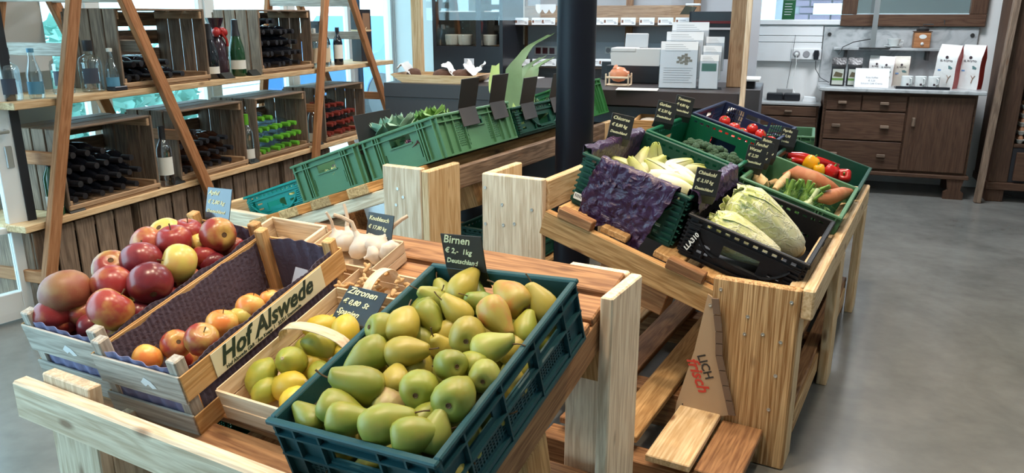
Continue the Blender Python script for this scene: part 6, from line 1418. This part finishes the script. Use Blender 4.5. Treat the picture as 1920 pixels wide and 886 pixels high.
for k, (u, s, lb) in enumerate(((1640, 7.22, 'small white coffee bag half hidden at the back left'), (1658, 7.10, 'small white coffee bag with red edge behind the price card'), (1688, 7.16, 'small cream coffee bag right of the price card'))):
    b = coffee_bag(lb, u, s, .115, .235, .06, W_BAG if k < 2 else T_BAG, R_BAG, 1 if k != 2 else -1, -8); bag_print(b, .115, .235, .06)
for k, (u, lb) in enumerate(((1570, 'black coffee bag with green label, leftmost on the marble'), (1600, 'black coffee bag with green label beside the price card'))):
    b = coffee_bag(lb, u, 7.0, .105, .225, .06, K_BAG, K_BAG, 0, -3)
    l_ = MB().box(-.042, .042, -.0445, -.0435, .01, .135).obj('label_paper', plain('label_greyish', (.50, .52, .46), .5), b); MB().box(-.042, .042, -.0455, -.0448, .045, .062).obj('green_band', plain('band_green', (.12, .25, .05), .5), l_); MB().prism([(-.035, .075), (.03, .07), (.036, .10), (-.02, .115)], 0, .0006, T(0, -.0448, 0) @ RX(90)).obj('bean_picture', plain('bean_print', (.10, .08, .04), .6), l_)
cd_ = thing('price_card', 'white folded coffee price card on the marble top', 'card', ROOM @ T(rz(1635, 150, 6.86)[0], 6.86, DT + .001)); A = RX(-18)
MB().cbox(-.125, .125, -.001, .001, 0, .155, .0004, A).obj('front_leaf', M_tag, cd_); MB().cbox(-.125, .125, -.001, .001, 0, .155, .0004, T(0, .097, 0) @ RX(18)).obj('back_leaf', M_tag, cd_)
for k, (t_, z) in enumerate((('Röst Kaffee', .075), ('€ 3,20', .05), ('Schümli Café Crema', .027))): text(cd_, t_, .019, A @ T(0, -.0018, z) @ RX(90), M_tagt, 0, 0, 'CENTER')
ty = thing('mug_tray', 'small black tray under three white mugs', 'tray', ROOM @ T(rz(1729, 155, 6.90)[0], 6.90, DT + .0005)); MB().cbox(-.19, .19, -.06, .06, 0, .012, .004).obj('tray_plate', M_frb, ty); MB().cbox(-.19, .19, -.064, -.0605, 0, .02, .001).obj('tray_edge', M_frb, ty)
mug_prof = [(0, .003), (.036, 0), (.043, .006), (.043, .082), (.040, .084), (.039, .082), (.039, .010), (0, .010)]
M_mug = plain('mug_white', (.72, .75, .74), .2)
for k, (u, lb) in enumerate(((1701, 'white enamel mug, left on the black tray'), (1726, 'white enamel mug, middle on the black tray'), (1751, 'white enamel mug, right on the black tray'))):
    o = MB().lathe(mug_prof, 20).obj('mug', M_mug, None, ROOM @ T(rz(u, 150, 6.90)[0], 6.90, DT + .013), smooth=40); tag(o, lb, 'mug', 'white mugs'); MB().tube([(.0, -.043, .07), (.0, -.066, .065), (.0, -.068, .03), (0, -.043, .02)], .005, 6).obj('handle', M_mug, o, RZ(20), smooth=60); MB().box(-.008, .008, -.0440, -.0432, .015, .03).obj('mark', M_logo, o)
cp = thing('coffee_cup', 'white coffee cup on a saucer on the marble shelf', 'cup', ROOM @ T(rz(1676, 80, 7.29)[0], 7.29, 1.117)); MB().lathe([(0, .0), (.05, .002), (.075, .012), (.074, .015), (.03, .008), (0, .008)], 22).obj('saucer', M_mug, cp, smooth=50); MB().lathe([(0, .0085), (.022, .009), (.04, .03), (.052, .07), (.049, .07), (.036, .032), (0, .016)], 22).obj('cup', M_mug, cp, smooth=50); MB().tube([(.045, 0, .058), (.07, 0, .055), (.066, 0, .03), (.038, 0, .026)], .004, 6).obj('handle', M_mug, cp, smooth=50)
gm = thing('coffee_grinder', 'brown wooden box coffee grinder with white oval badge', 'grinder', ROOM @ T(rz(1727, 80, 7.28)[0], 7.28, 1.117)); MB().cbox(-.06, .06, -.055, .055, 0, .125, .004).obj('box_body', wd('ladder', 0), gm); MB().cbox(-.066, .066, -.06, .06, .1255, .133, .002).obj('lid', wd('brown', 0), gm)
MB().lathe([(.045, .1335), (.05, .15), (.03, .165), (.0, .17)], 16).obj('metal_dome', M_iron, gm, smooth=50); MB().tube([(0, 0, .17), (0, 0, .185), (.07, -.02, .185)], .005, 6).obj('crank', M_iron, gm, smooth=50)
MB().lathe([(0, 0), (.028, 0), (.028, .002), (0, .002)], 18, T(0, -.0555, .09) @ RX(90) @ Matrix.Diagonal((1, .62, 1, 1))).obj('badge', M_mug, gm); MB().lathe([(0, 0), (.01, .0), (.012, .008), (0, .012)], 12, T(0, -.0555, .035) @ RX(90)).obj('knob', M_mug, gm)
cb = MB().tube([(ROOM @ Vector((rz(1640, 75, 7.25)[0], 7.25, 1.19))), (ROOM @ Vector((rz(1600, 82, 7.2)[0], 7.2, 1.16))), (ROOM @ Vector((rz(1580, 90, 7.15)[0], 7.15, 1.12))), (ROOM @ Vector((rz(1572, 103, 7.12)[0], 7.12, 1.06)))], .004, 6).obj('cable', M_iron, None, smooth=60); tag(cb, 'dark cable drooping across the marble splashback', 'cable')
# small drawer cabinet with charger
sm = thing('drawer_cabinet', 'small reddish-brown drawer cabinet under the wall sockets', 'cabinet', ROOM @ T(.03, 7.12, 0)); fw = .235
MB().box(-fw, fw, -.22, .25, .04, .655).obj('body', wd('brown', 0), sm); MB().cbox(-fw - .015, fw + .015, -.24, .25, .6555, .675, .003).obj('top', plain('cabinet_top_pale', (.42, .42, .42), .5), sm)
for z0, z1 in ((.57, .645), (.36, .56), (.15, .35)):
    d = MB().cbox(-fw + .015, fw - .015, -.238, -.2205, z0, z1, .003).obj('drawer', wd('brown', 0), sm)
    MB().cbox(-.03, .03, -.258, -.2385, (z0 + z1) / 2 - .008, (z0 + z1) / 2 + .008, .003).obj('handle', wd('crate', 0), d)
MB().box(-fw, fw, -.2, .25, 0, .04).obj('plinth', M_seal, sm)
ch = thing('charging_dock', 'black double charging dock on the small cabinet', 'charger', ROOM @ T(-.02, 7.08, .676)); MB().cbox(-.135, -.003, -.05, .06, 0, .06, .008).obj('dock', M_frb, ch); MB().cbox(.003, .135, -.05, .06, 0, .06, .008).obj('dock', M_frb, ch); MB().cbox(-.06, .07, .061, .1, .0, .09, .003).obj('back_plate', plain('grey_plastic', (.3, .3, .3), .5), ch)
rt = thing('white_router', 'small white router box right of the charging dock', 'router', ROOM @ T(.19, 7.05, .676)); MB().prism([(-.055, 0), (.055, 0), (.045, .035), (-.045, .04)], -.05, .05, RX(90)).obj('case', M_white, rt)
# wall duct panels and sockets
dk = thing('cable_duct', 'white wall duct panels under the back window', 'duct', ROOM @ T(-.1, 7.37, 0)); 
for z0, z1, dp in ((1.205, 1.29, .0), (1.15, 1.20, -.012), (.985, 1.145, -.02)): MB().cbox(-.40, .352, dp, .03, z0, z1, .003).obj('duct_panel', M_white, dk)
so = thing('socket_strip', 'triple white wall socket with two plugs', 'socket', ROOM @ T(rz(1512, 100, 7.34)[0], 7.339, 1.05)); MB().cbox(-.12, .12, -.012, .01, -.045, .045, .003).obj('cover', M_white, so)
for x in (-.08, 0, .08): MB().lathe([(0, .0), (.022, 0), (.025, .004), (.028, .004)], 16, T(x, -.0125, 0) @ RX(90)).obj('socket_well', MATS['socket_grey'], so, smooth=40)
MB().cbox(.06, .10, -.05, -.017, -.045, .035, .006).obj('black_plug', M_frb, so); MB().lathe([(0, 0), (.018, 0), (.014, .035), (0, .04)], 12, T(-.08, -.014, 0) @ RX(90)).obj('white_plug', M_mug, so, smooth=50)
def cable(lb, pts, mat, r=.003):
    o = MB().tube([ROOM @ Vector(p) for p in pts], r, 6).obj('power_cable', mat, None, smooth=60); tag(o, lb, 'cable', 'cables on the back wall')
sx = rz(1512, 100, 7.34)[0]
cable('white power cable hanging from the left socket', [(sx - .08, 7.29, 1.04), (sx - .075, 7.28, .97), (sx - .09, 7.27, .85), (sx - .08, 7.25, .75), (sx - .04, 7.2, .69)], M_mug)
cable('black power cable running from the right plug to the dresser', [(sx + .08, 7.29, 1.0), (sx + .085, 7.28, .93), (sx + .13, 7.25, .86), (sx + .20, 7.2, .825)], M_seal)
cable('thin dark aerial rising from the charging dock', [(-.005, 7.16, .70), (.02, 7.26, 1.0), (.03, 7.335, 1.21)], M_seal, .002)
# poster in the window
pr, pz_ = rz(1478, 20, 7.38); o = thing('green_poster', 'narrow green poster stuck on the back window', 'poster', ROOM @ T(rz(1479, 20, 7.36)[0], 7.36, 1.338)); MB().box(-.052, .052, -.002, .0, .0, .40).obj('sheet', plain('poster_green', (.012, .10, .035), .4), o)
for k in range(5): MB().box(-.035, .02 + .005 * (k % 3), -.0028, -.0022, .04 + k * .022, .044 + k * .022).obj('poster_line', M_tag, o)
text(o, 'Frischmilch', .019, T(-.042, -.0026, .16) @ RX(90), M_tag, 0, 0)
# leaning plank and right cabinet
lpk = thing('leaning_plank', 'dark rough plank leaning between dresser and right cabinet', 'plank', ROOM @ T(1.485, 6.80, 0)); board(lpk, 'plank', -.02, .025, -.06, .0, .0, 2.2, 'crate', RY(2.2) @ RX(-3))
rc = thing('tall_cabinet', 'dark brown open tall cabinet with egg trays at the right edge', 'cabinet', ROOM @ T(1.56, 6.86, 0))
for a in ((0, .13, 0, .04, .12, 2.3), (0, .03, .041, .5, .12, 2.3), (1.0, 1.13, 0, .04, .12, 2.3)): MB().cbox(*a, .004).obj('stile', wd('brown', 2), rc)
MB().box(.031, 1.13, .48, .5, .12, 2.3).obj('back', wd('brown', 2), rc); MB().cbox(-.01, 1.14, -.012, .5, .06, .119, .004).obj('base_moulding', wd('brown', 0), rc)
for x in (0., 1.02): MB().cbox(x, x + .12, 0, .12, 0, .0595, .004).obj('foot', wd('brown', 2), rc)
for k, z in enumerate((.42, .90, 1.22, 1.56)): board(rc, 'shelf_board', .131, .999, .005, .479, z - .025, z, 'pallet' if k else 'brown')
dr = MB().cbox(.16, .97, -.02, .01, .14, .36, .004).obj('drawer', wd('brown', 0), rc); MB().cbox(.13, 1., .0105, .04, .12, .394, .003).obj('drawer_frame', M_ctr2, rc)
egg_me = MB().lathe([(0, -.026), (.012, -.024), (.021, -.010), (.022, .002), (.017, .018), (.008, .028), (0, .031)], 12).mesh('egg', 70); egg_me.materials.append(plain('egg_brown', (.46, .22, .12), .5, var=.15, vscale=60))
M_pulp = plain('egg_tray_pulp', (.52, .49, .45), .9, bump=.4, bscale=80)
tray_m = MB()
for i in range(5):
    for j in range(4): tray_m.lathe([(.010, 0), (.016, .0), (.026, .032), (.024, .032), (.014, .004), (.0, .004)], 10, T(-.10 + i * .05, -.075 + j * .05, 0))
tray_m.box(-.128, .128, -.103, .103, .028, .032); tray_me = tray_m.mesh('egg_tray', 50); tray_me.materials.append(M_pulp)
for col in range(3):
    for k in range(5):
        M = ROOM @ T(1.84 + col * .275, 7.0, .421 + k * .066); o = link('egg_tray', tray_me, None, None, M); tag(o, f'grey pulp egg tray, {ORD[k]} from bottom in the {ORD[col]} stack', 'egg tray', 'egg trays in the right cabinet')
        for i in range(5):
            for j in (0, 1):
                if col > 0: continue
                e_ = link('egg', egg_me, None, None, M @ T(-.10 + i * .05, -.075 + j * .05, .036)); tag(e_, f'brown egg, {ORD[i]} across {["front", "second"][j]} row, {ORD[k]} tray of nearest stack', 'egg', 'eggs in the right cabinet')
for k, (z, c1, c2, lb) in enumerate(((.901, (.42, .38, .12), (.07, .08, .03), 'landscape picture box standing on the lower wooden shelf'), (1.221, (.50, .30, .05), (.60, .50, .20), 'yellow picture box on the middle wooden shelf'))):
    o = thing('picture_box', lb, 'box', ROOM @ T(1.95, 7.02, z)); MB().cbox(-.22, .3, -.02, .1, 0, .25 if k == 0 else .28, .003).obj('carton', plain('carton_%d' % k, c1, .5), o); MB().box(-.20, .28, -.0215, -.0203, .01, .13).obj('picture', plain('pict_%d' % k, c2, .5), o)

# ================================================================ everything that stands on the floor reaches down to it
bpy.context.view_layer.update()
for o in list(bpy.data.objects):
    if o.type != 'MESH' or o.get('kind') == 'structure' and o.name == 'floor': continue
    mw = o.matrix_world
    if o.name.startswith(('outdoor_ground', 'distant_house', 'foliage', 'garden', 'wheel')): continue
    low = [v.index for v in o.data.vertices if -.003 < (mw @ v.co).z < .0135]
    if not low or min((mw @ v.co).z for v in o.data.vertices) < -.004: continue
    if o.data.users > 1: o.data = o.data.copy()
    inv = mw.inverted()
    for i in low:
        p = mw @ o.data.vertices[i].co; p.z += FLOOR_Z; o.data.vertices[i].co = inv @ p
    o.data.update()
